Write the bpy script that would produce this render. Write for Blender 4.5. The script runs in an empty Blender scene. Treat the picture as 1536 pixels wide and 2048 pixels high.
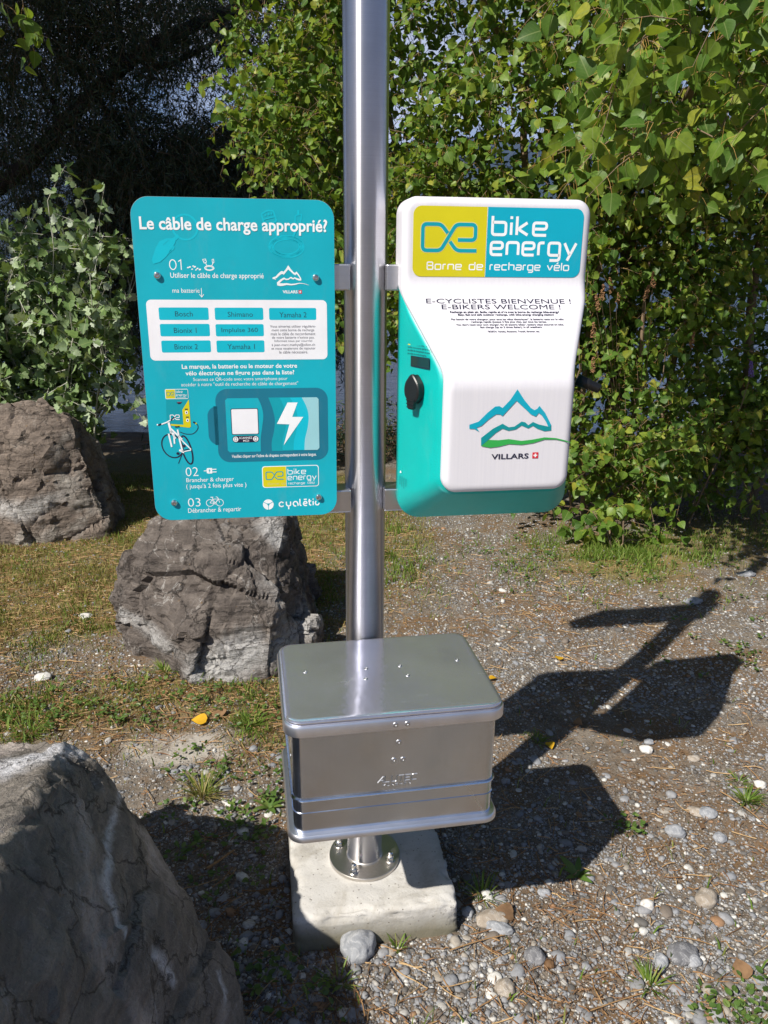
import bpy, bmesh, math, random
import numpy as np
from mathutils import Vector, Matrix, noise as mnoise
random.seed(7); rng = np.random.default_rng(7)
SC = bpy.context.scene
COL = SC.collection
R = math.radians

# ------------------------------------------------------------------ camera, world, sun, exposure
CAM_H = 1.566; PITCH = 0.3091; ROLL = -0.0094; FPX = 1550.0
_F = Vector((0, math.cos(PITCH), -math.sin(PITCH))); _D = Vector((0, -math.sin(PITCH), -math.cos(PITCH))); _R = Vector((1, 0, 0))
CR = _R * math.cos(ROLL) + _D * math.sin(ROLL); CD = _D * math.cos(ROLL) - _R * math.sin(ROLL)
cam_data = bpy.data.cameras.new('camera'); cam = bpy.data.objects.new('camera', cam_data); COL.objects.link(cam)
cam_data.sensor_fit = 'VERTICAL'; cam_data.sensor_height = 36; cam_data.lens = 36 * FPX / 2048
cam_data.clip_start = 0.05; cam_data.clip_end = 20000
cam.matrix_world = Matrix(((CR.x, -CD.x, -_F.x, 0), (CR.y, -CD.y, -_F.y, 0), (CR.z, -CD.z, -_F.z, CAM_H), (0, 0, 0, 1)))
SC.camera = cam
SUN_AZ = R(41.5); SUN_EL = R(45)            # direction the light travels: to the right and away from the camera
world = bpy.data.worlds.new('World'); SC.world = world; world.use_nodes = True
wn = world.node_tree.nodes; wl = world.node_tree.links
sky = wn.new('ShaderNodeTexSky'); sky.sky_type = 'NISHITA'; sky.sun_disc = False
sky.sun_elevation = SUN_EL; sky.sun_rotation = SUN_AZ + math.pi; sky.altitude = 400; sky.dust_density = 1.2
tcw = wn.new('ShaderNodeTexCoord'); sxyz = wn.new('ShaderNodeSeparateXYZ'); wl.new(tcw.outputs['Generated'], sxyz.inputs[0])
cmap = wn.new('ShaderNodeMapping'); cmap.inputs['Scale'].default_value = (2.2, 2.2, 5.0); wl.new(tcw.outputs['Generated'], cmap.inputs[0])
cno = wn.new('ShaderNodeTexNoise'); cno.inputs['Scale'].default_value = 1.6; cno.inputs['Detail'].default_value = 7; cno.inputs['Roughness'].default_value = .58; wl.new(cmap.outputs[0], cno.inputs['Vector'])
crp = wn.new('ShaderNodeValToRGB'); crp.color_ramp.elements[0].position = .40; crp.color_ramp.elements[1].position = .58; wl.new(cno.outputs[0], crp.inputs[0])
band = wn.new('ShaderNodeValToRGB'); be = band.color_ramp.elements; be[0].position = .02; be[0].color = (.9, .9, .9, 1); be[1].position = .62; be[1].color = (0, 0, 0, 1); wl.new(sxyz.outputs[2], band.inputs[0])
lake_side = wn.new('ShaderNodeMapRange'); wl.new(sxyz.outputs[1], lake_side.inputs[0]); lake_side.inputs[1].default_value = .25; lake_side.inputs[2].default_value = .75
cmu0 = wn.new('ShaderNodeMath'); cmu0.operation = 'MULTIPLY'; wl.new(crp.outputs[0], cmu0.inputs[0]); wl.new(lake_side.outputs[0], cmu0.inputs[1])
cmul = wn.new('ShaderNodeMath'); cmul.operation = 'MULTIPLY'; wl.new(cmu0.outputs[0], cmul.inputs[0]); wl.new(band.outputs[0], cmul.inputs[1])
cmix = wn.new('ShaderNodeMix'); cmix.data_type = 'RGBA'; wl.new(cmul.outputs[0], cmix.inputs[0]); wl.new(sky.outputs[0], cmix.inputs[6]); cmix.inputs[7].default_value = (13.5, 14.0, 16.0, 1)   # sunlit cloud banks low over the lake
wl.new(cmix.outputs[2], wn['Background'].inputs[0]); wn['Background'].inputs[1].default_value = 0.05
sun_d = bpy.data.lights.new('sun', 'SUN'); sun_d.energy = 5.0; sun_d.angle = R(0.53); sun_d.color = (1, 0.945, 0.855)
sun = bpy.data.objects.new('sun', sun_d); COL.objects.link(sun)
LDIR = Vector((math.sin(SUN_AZ) * math.cos(SUN_EL), math.cos(SUN_AZ) * math.cos(SUN_EL), -math.sin(SUN_EL)))
sun.rotation_euler = LDIR.to_track_quat('-Z', 'Y').to_euler(); sun.location = (-6, -6, 9)
SC.view_settings.view_transform = 'Standard'; SC.view_settings.look = 'None'; SC.view_settings.gamma = 1
SC.view_settings.exposure = 0.52
SC.cycles.max_bounces = 8; SC.cycles.transparent_max_bounces = 8; SC.cycles.sample_clamp_indirect = 4

def gp(px, py, z=0.0):                       # where a ray of the measured camera meets the height z
    d = _F + CR * ((px - 768) / FPX) + CD * ((py - 1024) / FPX)
    t = (z - CAM_H) / d.z
    return Vector((d.x * t, d.y * t, z))
def at(px, py, Y):                           # the point of that ray at the distance Y
    d = _F + CR * ((px - 768) / FPX) + CD * ((py - 1024) / FPX)
    t = Y / d.y
    return Vector((d.x * t, Y, CAM_H + d.z * t))

# ------------------------------------------------------------------ helpers: objects
def tag(o, label=None, cat=None, group=None, kind=None):
    if label: o['label'] = label
    if cat: o['category'] = cat
    if group: o['group'] = group
    if kind: o['kind'] = kind
    return o
def thing(name, label, cat, loc=(0, 0, 0), rotz=0.0, group=None):
    o = bpy.data.objects.new(name, None); COL.objects.link(o); o.empty_display_size = 0.05
    o.location = loc; o.rotation_euler = (0, 0, rotz)
    return tag(o, label, cat, group)
def link_mesh(name, me, mats=(), parent=None, smooth=False):
    o = bpy.data.objects.new(name, me); COL.objects.link(o)
    for m in (mats if isinstance(mats, (list, tuple)) else [mats]): me.materials.append(m)
    if smooth: me.shade_smooth()
    if parent: o.parent = parent
    return o
def mesh_obj(name, verts, faces, mats=(), parent=None, smooth=False, mi=None):
    me = bpy.data.meshes.new(name); me.from_pydata([tuple(v) for v in verts], [], [tuple(f) for f in faces])
    if mi is not None: me.polygons.foreach_set('material_index', mi)
    me.update()
    return link_mesh(name, me, mats, parent, smooth)
def bm_obj(name, bm, mats=(), parent=None, smooth=False):
    me = bpy.data.meshes.new(name); bm.to_mesh(me); bm.free()
    return link_mesh(name, me, mats, parent, smooth)
def tri_mesh(name, V, T, mats=(), parent=None, mi=None, uv=None, smooth=False, attr=None):
    me = bpy.data.meshes.new(name); n = len(T)
    me.vertices.add(len(V)); me.vertices.foreach_set('co', np.ascontiguousarray(V, dtype=np.float32).ravel())
    me.loops.add(n * 3); me.loops.foreach_set('vertex_index', np.ascontiguousarray(T, dtype=np.int32).ravel())
    me.polygons.add(n); me.polygons.foreach_set('loop_start', np.arange(0, n * 3, 3, dtype=np.int32))
    if mi is not None: me.polygons.foreach_set('material_index', np.asarray(mi, dtype=np.int32))
    if smooth: me.polygons.foreach_set('use_smooth', np.ones(n, dtype=bool))
    if uv is not None:
        l = me.uv_layers.new(name='UVMap'); l.data.foreach_set('uv', np.ascontiguousarray(uv[T.ravel()], dtype=np.float32).ravel())
    if attr is not None:
        for k, v in attr.items():
            a = me.attributes.new(k, 'FLOAT', 'POINT'); a.data.foreach_set('value', np.asarray(v, dtype=np.float32))
    me.update(calc_edges=True); me.validate()
    return link_mesh(name, me, mats, parent)
class TB:                                    # collects triangles with a material index and uv
    def __init__(s): s.V = []; s.T = []; s.M = []; s.U = []; s.n = 0
    def add(s, V, T, m=0, U=None):
        V = np.asarray(V, dtype=np.float64); T = np.asarray(T, dtype=np.int64)
        s.V.append(V); s.T.append(T + s.n); s.M.append(np.full(len(T), m)); s.U.append(np.zeros((len(V), 2)) if U is None else U); s.n += len(V)
    def build(s, name, mats, parent=None, smooth=True):
        return tri_mesh(name, np.concatenate(s.V), np.concatenate(s.T), mats, parent, np.concatenate(s.M), np.concatenate(s.U), smooth)
def tube(tb, pts, radii, n=6, m=0):
    pts = [Vector(p) for p in pts]; k = len(pts); V = []; up = Vector((0.31, 0.17, 0.93))
    for i, p in enumerate(pts):
        t = (pts[min(i + 1, k - 1)] - pts[max(i - 1, 0)]).normalized()
        a = t.cross(up)
        if a.length < 1e-3: a = t.cross(Vector((1, 0, 0)))
        a.normalize(); b = t.cross(a)
        for j in range(n):
            q = 2 * math.pi * j / n; V.append(p + (a * math.cos(q) + b * math.sin(q)) * radii[i])
    T = []
    for i in range(k - 1):
        for j in range(n):
            a0 = i * n + j; a1 = i * n + (j + 1) % n; T += [(a0, a1, a1 + n), (a0, a1 + n, a0 + n)]
    tb.add([tuple(v) for v in V], T, m)
def bez(p0, p1, p2, n):
    p0, p1, p2 = Vector(p0), Vector(p1), Vector(p2)
    return [p0 * (1 - t) ** 2 + p1 * 2 * t * (1 - t) + p2 * t * t for t in [i / n for i in range(n + 1)]]
def lathe(prof, n=48, cap=True):             # profile (r, z) -> verts, faces
    V = []; Fc = []
    for r, z in prof:
        for j in range(n): V.append((r * math.cos(2 * math.pi * j / n), r * math.sin(2 * math.pi * j / n), z))
    for i in range(len(prof) - 1):
        for j in range(n): Fc.append((i * n + j, i * n + (j + 1) % n, (i + 1) * n + (j + 1) % n, (i + 1) * n + j))
    if cap: Fc.append(tuple(reversed(range(n)))); Fc.append(tuple(range((len(prof) - 1) * n, len(prof) * n)))
    return V, Fc
def box_vf(x0, x1, y0, y1, z0, z1):
    V = [(x, y, z) for z in (z0, z1) for y in (y0, y1) for x in (x0, x1)]
    return V, [(0, 2, 3, 1), (4, 5, 7, 6), (0, 1, 5, 4), (2, 6, 7, 3), (0, 4, 6, 2), (1, 3, 7, 5)]
def bevel_box(name, dims, mats, parent=None, bev=0.003, seg=2):
    V, Fc = box_vf(*dims); bm = bmesh.new(); vs = [bm.verts.new(v) for v in V]
    for f in Fc: bm.faces.new([vs[i] for i in f])
    bmesh.ops.bevel(bm, geom=bm.edges[:], offset=bev, segments=seg, affect='EDGES', profile=0.5)
    return bm_obj(name, bm, mats, parent)

# ------------------------------------------------------------------ helpers: materials
class NT:
    def __init__(s, name):
        s.m = bpy.data.materials.new(name); s.m.use_nodes = True; s.t = s.m.node_tree; s.n = s.t.nodes; s.l = s.t.links
        s.b = s.n['Principled BSDF']; s.out = s.n['Material Output']
    def node(s, typ, ins=None, **kw):
        q = s.n.new(typ)
        for k, v in kw.items(): setattr(q, k, v)
        for k, v in (ins or {}).items():
            if isinstance(v, bpy.types.NodeSocket): s.l.new(v, q.inputs[k])
            else: q.inputs[k].default_value = v
        return q
    def set(s, **kw):
        for k, v in kw.items():
            k = {'color': 'Base Color', 'rough': 'Roughness', 'metal': 'Metallic', 'normal': 'Normal', 'spec': 'Specular IOR Level', 'coat': 'Coat Weight',
                 'coat_rough': 'Coat Roughness', 'aniso': 'Anisotropic', 'rot': 'Anisotropic Rotation', 'tangent': 'Tangent'}[k]
            if isinstance(v, bpy.types.NodeSocket): s.l.new(v, s.b.inputs[k])
            else: s.b.inputs[k].default_value = (*v, 1) if isinstance(v, tuple) and len(v) == 3 else v
        return s
    def co(s, which='Object', scale=(1, 1, 1), rot=(0, 0, 0)):
        tc = s.node('ShaderNodeTexCoord'); return s.node('ShaderNodeMapping', {'Vector': tc.outputs[which], 'Scale': scale, 'Rotation': rot}).outputs[0]
    def noise(s, vec, scale, detail=4, rough=.55, dist=0):
        return s.node('ShaderNodeTexNoise', {'Vector': vec, 'Scale': scale, 'Detail': detail, 'Roughness': rough, 'Distortion': dist})
    def ramp(s, fac, stops, interp='LINEAR'):
        q = s.node('ShaderNodeValToRGB', {'Fac': fac}); e = q.color_ramp; e.interpolation = interp
        while len(e.elements) < len(stops): e.elements.new(0.5)
        for el, (p, c) in zip(e.elements, stops):
            el.position = p; el.color = (*c, 1) if isinstance(c, tuple) else (c, c, c, 1)
        return q.outputs[0]
    def mix(s, fac, a, b, mode='MIX'):
        q = s.node('ShaderNodeMix', data_type='RGBA', blend_type=mode)
        for i, v in ((0, fac), (6, a), (7, b)):
            if isinstance(v, bpy.types.NodeSocket): s.l.new(v, q.inputs[i])
            else: q.inputs[i].default_value = (*v, 1) if isinstance(v, tuple) and len(v) == 3 else v
        return q.outputs[2]
    def math(s, op, a, b=0.0, c=0.0):
        q = s.node('ShaderNodeMath', operation=op)
        for i, v in enumerate((a, b, c)):
            if isinstance(v, bpy.types.NodeSocket): s.l.new(v, q.inputs[i])
            else: q.inputs[i].default_value = v
        return q.outputs[0]
    def bump(s, h, strength=.3, dist=.01, normal=None):
        ins = {'Height': h, 'Strength': strength, 'Distance': dist}
        if normal: ins['Normal'] = normal
        return s.node('ShaderNodeBump', ins).outputs[0]
    def attr(s, name): return s.node('ShaderNodeAttribute', attribute_name=name).outputs['Fac']
    def island(s): return s.node('ShaderNodeNewGeometry').outputs['Random Per Island']

def plain(name, color, rough=.5, metal=0, coat=0, grain=0.0, spec=.5):
    t = NT(name); t.set(rough=rough, metal=metal, coat=coat, spec=spec)
    v = t.co(); n = t.noise(v, 9, 5); ds = t.noise(t.co(scale=(1, 1, .35)), 22, 6, .7)
    dk = tuple(c * .93 for c in color); lt = tuple(min(1, c * 1.05) for c in color)
    t.set(color=t.mix(t.ramp(ds.outputs[0], [(.55, 0.0), (.8, .10)]), t.ramp(n.outputs[0], [(.3, dk), (.7, lt)]), (.30, .29, .27)), rough=t.math('ADD', t.math('MULTIPLY', ds.outputs[0], .18), rough - .09))
    if grain: t.set(normal=t.bump(t.noise(v, 900, 2).outputs[0], grain, .0005))
    return t.m
M = {}
M['sign_teal'] = plain('sign_teal', (0.002, 0.37, 0.47), .42, grain=.04)
M['white_print'] = plain('white_print', (.80, .82, .84), .45)
M['table_white'] = plain('table_white', (.78, .78, .82), .42)
M['cell_cyan'] = plain('cell_cyan', (.0, .43, .55), .42)
M['ghost_cyan'] = plain('ghost_cyan', (.0, .45, .57), .42)
M['ink_dark'] = plain('ink_dark', (.012, .05, .075), .45)
M['ink_navy'] = plain('ink_navy', (.012, .012, .04), .45)
M['battery_teal'] = plain('battery_teal', (.006, .155, .24), .42)
M['stripe_a'] = plain('stripe_a', (.0, .30, .37), .42)
M['stripe_b'] = plain('stripe_b', (.0, .37, .46), .42)
M['stripe_c'] = plain('stripe_c', (.0, .46, .60), .42)
M['stripe_d'] = plain('stripe_d', (.29, .56, .62), .42)
M['lime'] = plain('lime', (.60, .54, .006), .42)
M['lime_dim'] = plain('lime_dim', (.62, .58, .20), .42)
M['label_teal'] = plain('label_teal', (.0, .36, .50), .4)
M['loop_teal'] = plain('loop_teal', (.0, .31, .38), .4)
M['green_print'] = plain('green_print', (.03, .36, .07), .4)
M['sea_print'] = plain('sea_print', (.0, .26, .29), .4)
M['red_print'] = plain('red_print', (.62, .02, .04), .45)
M['housing_teal'] = plain('housing_teal', (.0, .40, .37), .38, grain=.10)
M['black_plastic'] = plain('black_plastic', (.008, .008, .009), .42, grain=.08)
M['lcd'] = plain('lcd', (.012, .035, .035), .12)
M['panel_edge'] = plain('panel_edge', (.35, .37, .38), .4, metal=.6)

def cover_white():
    t = NT('cover_white'); t.set(rough=.42)
    v = t.co(); st = t.noise(t.co(scale=(60, 60, 1.2)), 4, 3); n = t.noise(v, 14, 6)
    c = t.mix(t.ramp(st.outputs[0], [(.35, 0.0), (.75, .55)]), (.67, .66, .705), (.60, .595, .65))
    sp = t.node('ShaderNodeTexVoronoi', {'Vector': v, 'Scale': 55}); d = t.ramp(sp.outputs['Distance'], [(.02, 1.0), (.05, 0.0)])
    ms = t.ramp(n.outputs[0], [(.52, 0.0), (.62, .5)])
    c = t.mix(t.math('MULTIPLY', d, ms), c, (.35, .33, .32))
    t.set(color=c, normal=t.bump(t.noise(v, 700, 2).outputs[0], .06, .0006)); return t.m
M['cover_white'] = cover_white()

def steel(name, rough, aniso, tangent_axis=None, base=(.62, .61, .60), streak=None, dirt=0.0, rot=0.0):
    t = NT(name); v = t.co(); t.set(metal=1)
    n = t.noise(v, 16, 6); c = t.mix(t.ramp(n.outputs[0], [(.4, 0.0), (.75, 1.0)]), base, tuple(x * .86 for x in base))
    rr = rough
    if streak:
        s = t.noise(t.co(scale=streak), 6, 4); c = t.mix(t.ramp(s.outputs[0], [(.3, 0.0), (.7, .5)]), c, tuple(x * .8 for x in base))
        t.set(normal=t.bump(s.outputs[0], .05, .0004))
    if dirt:
        d = t.noise(v, 7, 8, .65); dm = t.ramp(d.outputs[0], [(.5, 0.0), (.72, dirt)])
        c = t.mix(dm, c, (.36, .33, .29)); rr = t.math('ADD', t.math('MULTIPLY', dm, .25), rough)
    t.set(color=c, rough=rr, aniso=aniso)
    if tangent_axis: t.set(tangent=t.node('ShaderNodeTangent', direction_type='RADIAL', axis=tangent_axis).outputs[0], rot=rot)
    return t.m
M['pole_steel'] = steel('pole_steel', .32, .97, 'Z', (.74, .745, .80), (2, 2, 260), rot=.25)
M['plate_steel'] = steel('plate_steel', .38, .0, None, (.62, .59, .55), None, .9)
M['bracket_steel'] = steel('bracket_steel', .34, .4, 'Z', (.68, .68, .70), (3, 3, 200), .15)
M['bolt_steel'] = steel('bolt_steel', .2, 0, None, (.7, .69, .67))
def box_metal(name, rough, base, scuff):
    t = NT(name); v = t.co(); t.set(metal=1)
    g = t.noise(t.co(scale=(70, 70, 1.5)), 5, 4); n = t.noise(v, 11, 8, .65)
    sc = t.noise(t.co(rot=(.3, .5, .9), scale=(1, 9, 1)), 7, 6, .7, .3); sm = t.ramp(sc.outputs[0], [(.54, 0.0), (.70, scuff)]); sw = t.node('ShaderNodeTexWave', {'Vector': t.co(rot=(.2, .4, .7)), 'Scale': 2.1, 'Distortion': 1.2, 'Detail': 2.0, 'Detail Scale': .6}, wave_profile='SIN'); sl = t.math('MULTIPLY', t.ramp(sw.outputs['Fac'], [(.9975, 0.0), (.9995, 1.0)]), t.ramp(t.noise(v, 8, 2).outputs[0], [(.56, 0.0), (.60, .5)])); sm = t.math('MAXIMUM', sm, sl)
    c = t.mix(t.ramp(g.outputs[0], [(.3, 0.0), (.7, .35)]), base, tuple(x * .85 for x in base))
    du = t.ramp(t.noise(v, 5, 7, .7, .5).outputs[0], [(.40, 0.0), (.70, .45)]); c = t.mix(du, c, tuple(min(1, x * 1.25) for x in base)); sm = t.math('MAXIMUM', sm, t.math('MULTIPLY', du, .5))
    c = t.mix(sm, c, (.72, .73, .73))
    t.set(color=c, rough=t.math('ADD', t.ramp(n.outputs[0], [(.35, rough), (.75, rough + .14)]), t.math('MULTIPLY', sm, .2)), normal=t.bump(t.math('ADD', n.outputs[0], t.math('MULTIPLY', t.noise(t.co(scale=(13, 13, 1.4)), 1.0, 3, .5).outputs[0], 4.0)), .10, .003))
    return t.m
M['box_alu'] = box_metal('box_alu', .12, (.64, .70, .81), .35)
M['lid_alu'] = box_metal('lid_alu', .10, (.68, .69, .79), .6); M['lid_alu'].node_tree.nodes['Principled BSDF'].inputs['Metallic'].default_value = .85
M['rim_alu'] = steel('rim_alu', .36, 0, None, (.84, .85, .90))

M['rivet'] = steel('rivet', .42, 0, None, (.60, .60, .62))
M['emboss_edge'] = steel('emboss_edge', .4, 0, None, (.16, .155, .15))
def concrete():
    t = NT('concrete'); v = t.co(); n = t.noise(v, 9, 8, .6); f = t.noise(v, 140, 4, .7); b = t.noise(v, 3.2, 5, .6)
    c = t.mix(n.outputs[0], (.45, .435, .41), (.585, .57, .545))
    c = t.mix(t.ramp(f.outputs[0], [(.30, .55), (.42, 0.0)]), c, (.20, .18, .16))
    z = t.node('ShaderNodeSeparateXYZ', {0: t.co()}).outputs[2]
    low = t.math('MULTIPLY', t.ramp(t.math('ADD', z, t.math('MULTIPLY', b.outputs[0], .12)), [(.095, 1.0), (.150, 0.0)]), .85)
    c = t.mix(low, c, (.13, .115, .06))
    pit = t.node('ShaderNodeTexVoronoi', {'Vector': v, 'Scale': 60}); pm = t.ramp(pit.outputs['Distance'], [(.06, 0.0), (.14, 1.0)])
    c = t.mix(t.math('SUBTRACT', 1.0, pm), c, (.16, .14, .12))
    st = t.noise(t.co(scale=(1, 1, .5)), 5.5, 7, .7, .6); c = t.mix(t.ramp(st.outputs[0], [(.50, 0.0), (.66, .55)]), c, (.25, .22, .17))
    h = t.math('ADD', t.math('MULTIPLY', f.outputs[0], .8), t.math('MULTIPLY', pm, .4))
    t.set(color=c, rough=.9, normal=t.bump(h, .45, .004)); return t.m
M['concrete'] = concrete()

def rock(name, dark, mid, light, vein, patch=.55, veins=1.0, band=(.66, .66, .69)):
    t = NT(name); v = t.co(); big = t.noise(v, 2.3, 6, .6, .6); md = t.noise(v, 11, 8, .65, .4); fn = t.noise(v, 75, 6, .7)
    lay = t.noise(t.co(scale=(2.2, 2.2, 13), rot=(.35, .25, .2)), 3.0, 7, .6, .5)
    c = t.mix(t.ramp(md.outputs[0], [(.32, 0.0), (.66, 1.0)]), dark, mid)
    c = t.mix(t.ramp(lay.outputs[0], [(.42, 0.0), (.60, .6)]), c, tuple(x * .7 for x in dark))
    c = t.mix(t.ramp(big.outputs[0], [(patch - .07, 0.0), (patch + .05, .85)]), c, light)
    w = t.node('ShaderNodeTexNoise', {'Vector': t.co(rot=(.5, .3, .8), scale=(1, 1.6, 1)), 'Scale': 2.6, 'Detail': 6, 'Roughness': .55, 'Distortion': 1.1})
    vm = t.ramp(t.math('ABSOLUTE', t.math('SUBTRACT', w.outputs[0], .5)), [(0.0, 1.0), (.006, 0.0)])
    c = t.mix(t.math('MULTIPLY', t.math('MULTIPLY', vm, t.ramp(md.outputs[0], [(.42, 0.0), (.55, .8)])), veins), c, vein)
    at_ = t.attr('vein'); c = t.mix(t.math('MULTIPLY', at_, t.ramp(fn.outputs[0], [(.30, .35), (.50, 1.0)])), c, band)
    sp = t.noise(v, 34, 3); c = t.mix(t.ramp(sp.outputs[0], [(.70, 0.0), (.76, .7)]), c, (.30, .17, .05))
    c = t.mix(t.ramp(fn.outputs[0], [(.25, .5), (.5, 0.0)]), c, tuple(x * .4 for x in dark))
    crk = t.node('ShaderNodeTexVoronoi', {'Vector': t.mix(.12, v, md.outputs[1]), 'Scale': 6.5}, feature='DISTANCE_TO_EDGE'); cm = t.ramp(crk.outputs['Distance'], [(.0, 0.0), (.016, 1.0)])
    gr = t.noise(v, 260, 4, .7); c = t.mix(t.ramp(gr.outputs[0], [(.30, .5), (.46, 0.0)]), c, tuple(x * .45 for x in dark)); c = t.mix(t.ramp(gr.outputs[0], [(.60, 0.0), (.74, .4)]), c, light)
    c = t.mix(t.math('MULTIPLY', t.math('SUBTRACT', 1.0, cm), .55), c, tuple(x * .3 for x in dark))
    h = t.math('ADD', t.math('ADD', t.math('MULTIPLY', md.outputs[0], 1.0), t.math('ADD', t.math('MULTIPLY', fn.outputs[0], .5), t.math('MULTIPLY', gr.outputs[0], .18))), t.math('ADD', t.math('MULTIPLY', lay.outputs[0], 1.1), t.math('MULTIPLY', cm, .35)))
    t.set(color=c, rough=.82, spec=.35, normal=t.bump(h, .95, .024)); return t.m
M['rock_near'] = rock('rock_near', (.20, .178, .155), (.34, .30, .255), (.62, .54, .50), (.5, .5, .52), .585, .5)
M['rock_mid'] = rock('rock_mid', (.10, .082, .072), (.225, .192, .168), (.42, .40, .385), (.55, .53, .5), .60, .8, (.46, .45, .44))
M['rock_far'] = rock('rock_far', (.15, .118, .095), (.28, .225, .185), (.42, .39, .35), (.4, .38, .34), .60, .5, (.46, .44, .42))
def pebble_mat():
    t = NT('pebble'); i = t.island(); v = t.co(); n = t.noise(v, 130, 5, .65)
    c = t.ramp(i, [(0, (.11, .105, .10)), (.14, (.21, .215, .225)), (.30, (.28, .285, .30)), (.48, (.18, .15, .125)), (.57, (.32, .29, .25)), (.66, (.24, .25, .27)), (.80, (.39, .38, .36)), (.90, (.60, .59, .56)), (.965, (.30, .17, .09))], 'CONSTANT')
    c = t.mix(t.ramp(n.outputs[0], [(.3, .45), (.6, 0.0)]), c, (.12, .105, .09)); t.set(color=c, rough=.78, spec=.35, normal=t.bump(n.outputs[0], .25, .003)); return t.m
M['pebble'] = pebble_mat()
def stone_mat(name, a, b):
    t = NT(name); v = t.co(); n = t.noise(v, 26, 7, .65, .5); f = t.noise(v, 180, 4, .6)
    c = t.mix(t.ramp(n.outputs[0], [(.35, 0.0), (.65, 1.0)]), a, b)
    c = t.mix(t.ramp(t.math('ABSOLUTE', t.math('SUBTRACT', n.outputs[0], .5)), [(0.0, .5), (.012, 0.0)]), c, (.6, .6, .6))
    t.set(color=c, rough=.8, spec=.35, normal=t.bump(t.math('ADD', n.outputs[0], t.math('MULTIPLY', f.outputs[0], .3)), .4, .008)); return t.m
M['stone_grey'] = stone_mat('stone_grey', (.20, .21, .23), (.34, .35, .37)); M['stone_pale'] = stone_mat('stone_pale', (.50, .48, .45), (.66, .64, .61))
M['stone_tan'] = stone_mat('stone_tan', (.24, .20, .16), (.38, .33, .27)); M['stone_dark'] = stone_mat('stone_dark', (.12, .12, .13), (.21, .21, .22))

def ground_mat():
    t = NT('ground_soil'); v = t.co(); tc = t.node('ShaderNodeTexCoord').outputs['Object']
    big = t.noise(v, 1.4, 5, .6); md = t.noise(v, 9, 6, .65); fn = t.noise(v, 90, 5, .7)
    soil = t.mix(t.ramp(md.outputs[0], [(.35, 0.0), (.65, 1.0)]), (.10, .078, .056), (.22, .185, .148))
    soil = t.mix(t.ramp(fn.outputs[0], [(.3, .6), (.5, 0.0)]), soil, (.035, .028, .02))
    hs = []
    c = soil
    for sc_, lo, a0, a1 in ((330, .36, .40, .52), (150, .32, .42, .56), (70, .27, .50, .62)):
        wv = t.node('ShaderNodeVectorMath', {0: tc, 1: t.node('ShaderNodeVectorMath', {0: t.noise(v, sc_ * .7, 2).outputs[1], 'Scale': .7 / sc_}, operation='SCALE').outputs[0]}, operation='ADD').outputs[0]
        vo = t.node('ShaderNodeTexVoronoi', {'Vector': wv, 'Scale': sc_, 'Randomness': .95})
        body = t.ramp(vo.outputs['Distance'], [(lo, 1.0), (lo + .12, 0.0)])
        rgb = t.node('ShaderNodeSeparateColor', {0: vo.outputs['Color']})
        col = t.ramp(rgb.outputs[0], [(0, (.10, .095, .09)), (.2, (.22, .215, .21)), (.42, (.30, .29, .28)), (.6, (.20, .155, .12)), (.72, (.38, .35, .31)), (.88, (.25, .25, .27)), (.95, (.58, .56, .52))], 'CONSTANT')
        keep = t.math('MULTIPLY', body, t.ramp(rgb.outputs[1], [(a0 - .02, 1.0), (a1, 0.0)]))
        keep = t.math('MULTIPLY', keep, t.attr('gravel'))
        c = t.mix(keep, c, col); hs.append(t.math('MULTIPLY', keep, t.math('MULTIPLY', t.math('SUBTRACT', 1.0, vo.outputs['Distance']), 30.0 / sc_)))
    h = t.math('ADD', t.math('ADD', hs[0], hs[1]), t.math('ADD', hs[2], t.math('MULTIPLY', fn.outputs[0], .12)))
    lit = t.noise(v, 2.6, 6, .65, .4); lf = t.noise(v, 45, 6, .75, .8)
    c = t.mix(t.math('MULTIPLY', t.ramp(lit.outputs[0], [(.46, 0.0), (.58, .85)]), t.ramp(lf.outputs[0], [(.40, .1), (.52, 1.0)])), c, t.mix(lf.outputs[0], (.065, .042, .020), (.25, .145, .070)))
    turf = t.mix(t.ramp(md.outputs[0], [(.38, 0.0), (.6, 1.0)]), (.27, .19, .085), (.165, .15, .045))
    turf = t.mix(t.ramp(fn.outputs[0], [(.35, .6), (.55, 0.0)]), turf, (.03, .024, .012))
    c = t.mix(t.math('MULTIPLY', t.attr('turf'), t.ramp(big.outputs[0], [(.30, .55), (.6, 1.0)])), c, turf)
    c = t.mix(t.math('MULTIPLY', t.attr('slab'), t.ramp(md.outputs[0], [(.34, .2), (.5, .95)])), c, t.mix(fn.outputs[0], (.30, .27, .23), (.44, .41, .37)))
    t.set(color=c, rough=.92, spec=.25, normal=t.bump(h, .8, .02)); return t.m
M['ground'] = ground_mat()
def water_mat():
    t = NT('lake_water'); t.set(color=(.008, .026, .060), rough=.05, spec=.6)
    n = t.noise(t.co(scale=(1.0, 4.0, 1)), 2.2, 5, .6, .3); n2 = t.noise(t.co(scale=(.25, 1, 1)), .35, 4, .6)
    t.set(normal=t.bump(t.math('ADD', t.math('MULTIPLY', n.outputs[0], .35), n2.outputs[0]), .14, .25)); return t.m
M['water'] = water_mat()
def hill_mat():
    t = NT('hill_forest'); n = t.noise(t.co(), .004, 7, .6)
    t.set(color=t.ramp(n.outputs[0], [(.35, (.014, .024, .022)), (.65, (.034, .045, .04))]), rough=.95); return t.m
M['hill'] = hill_mat()

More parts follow.
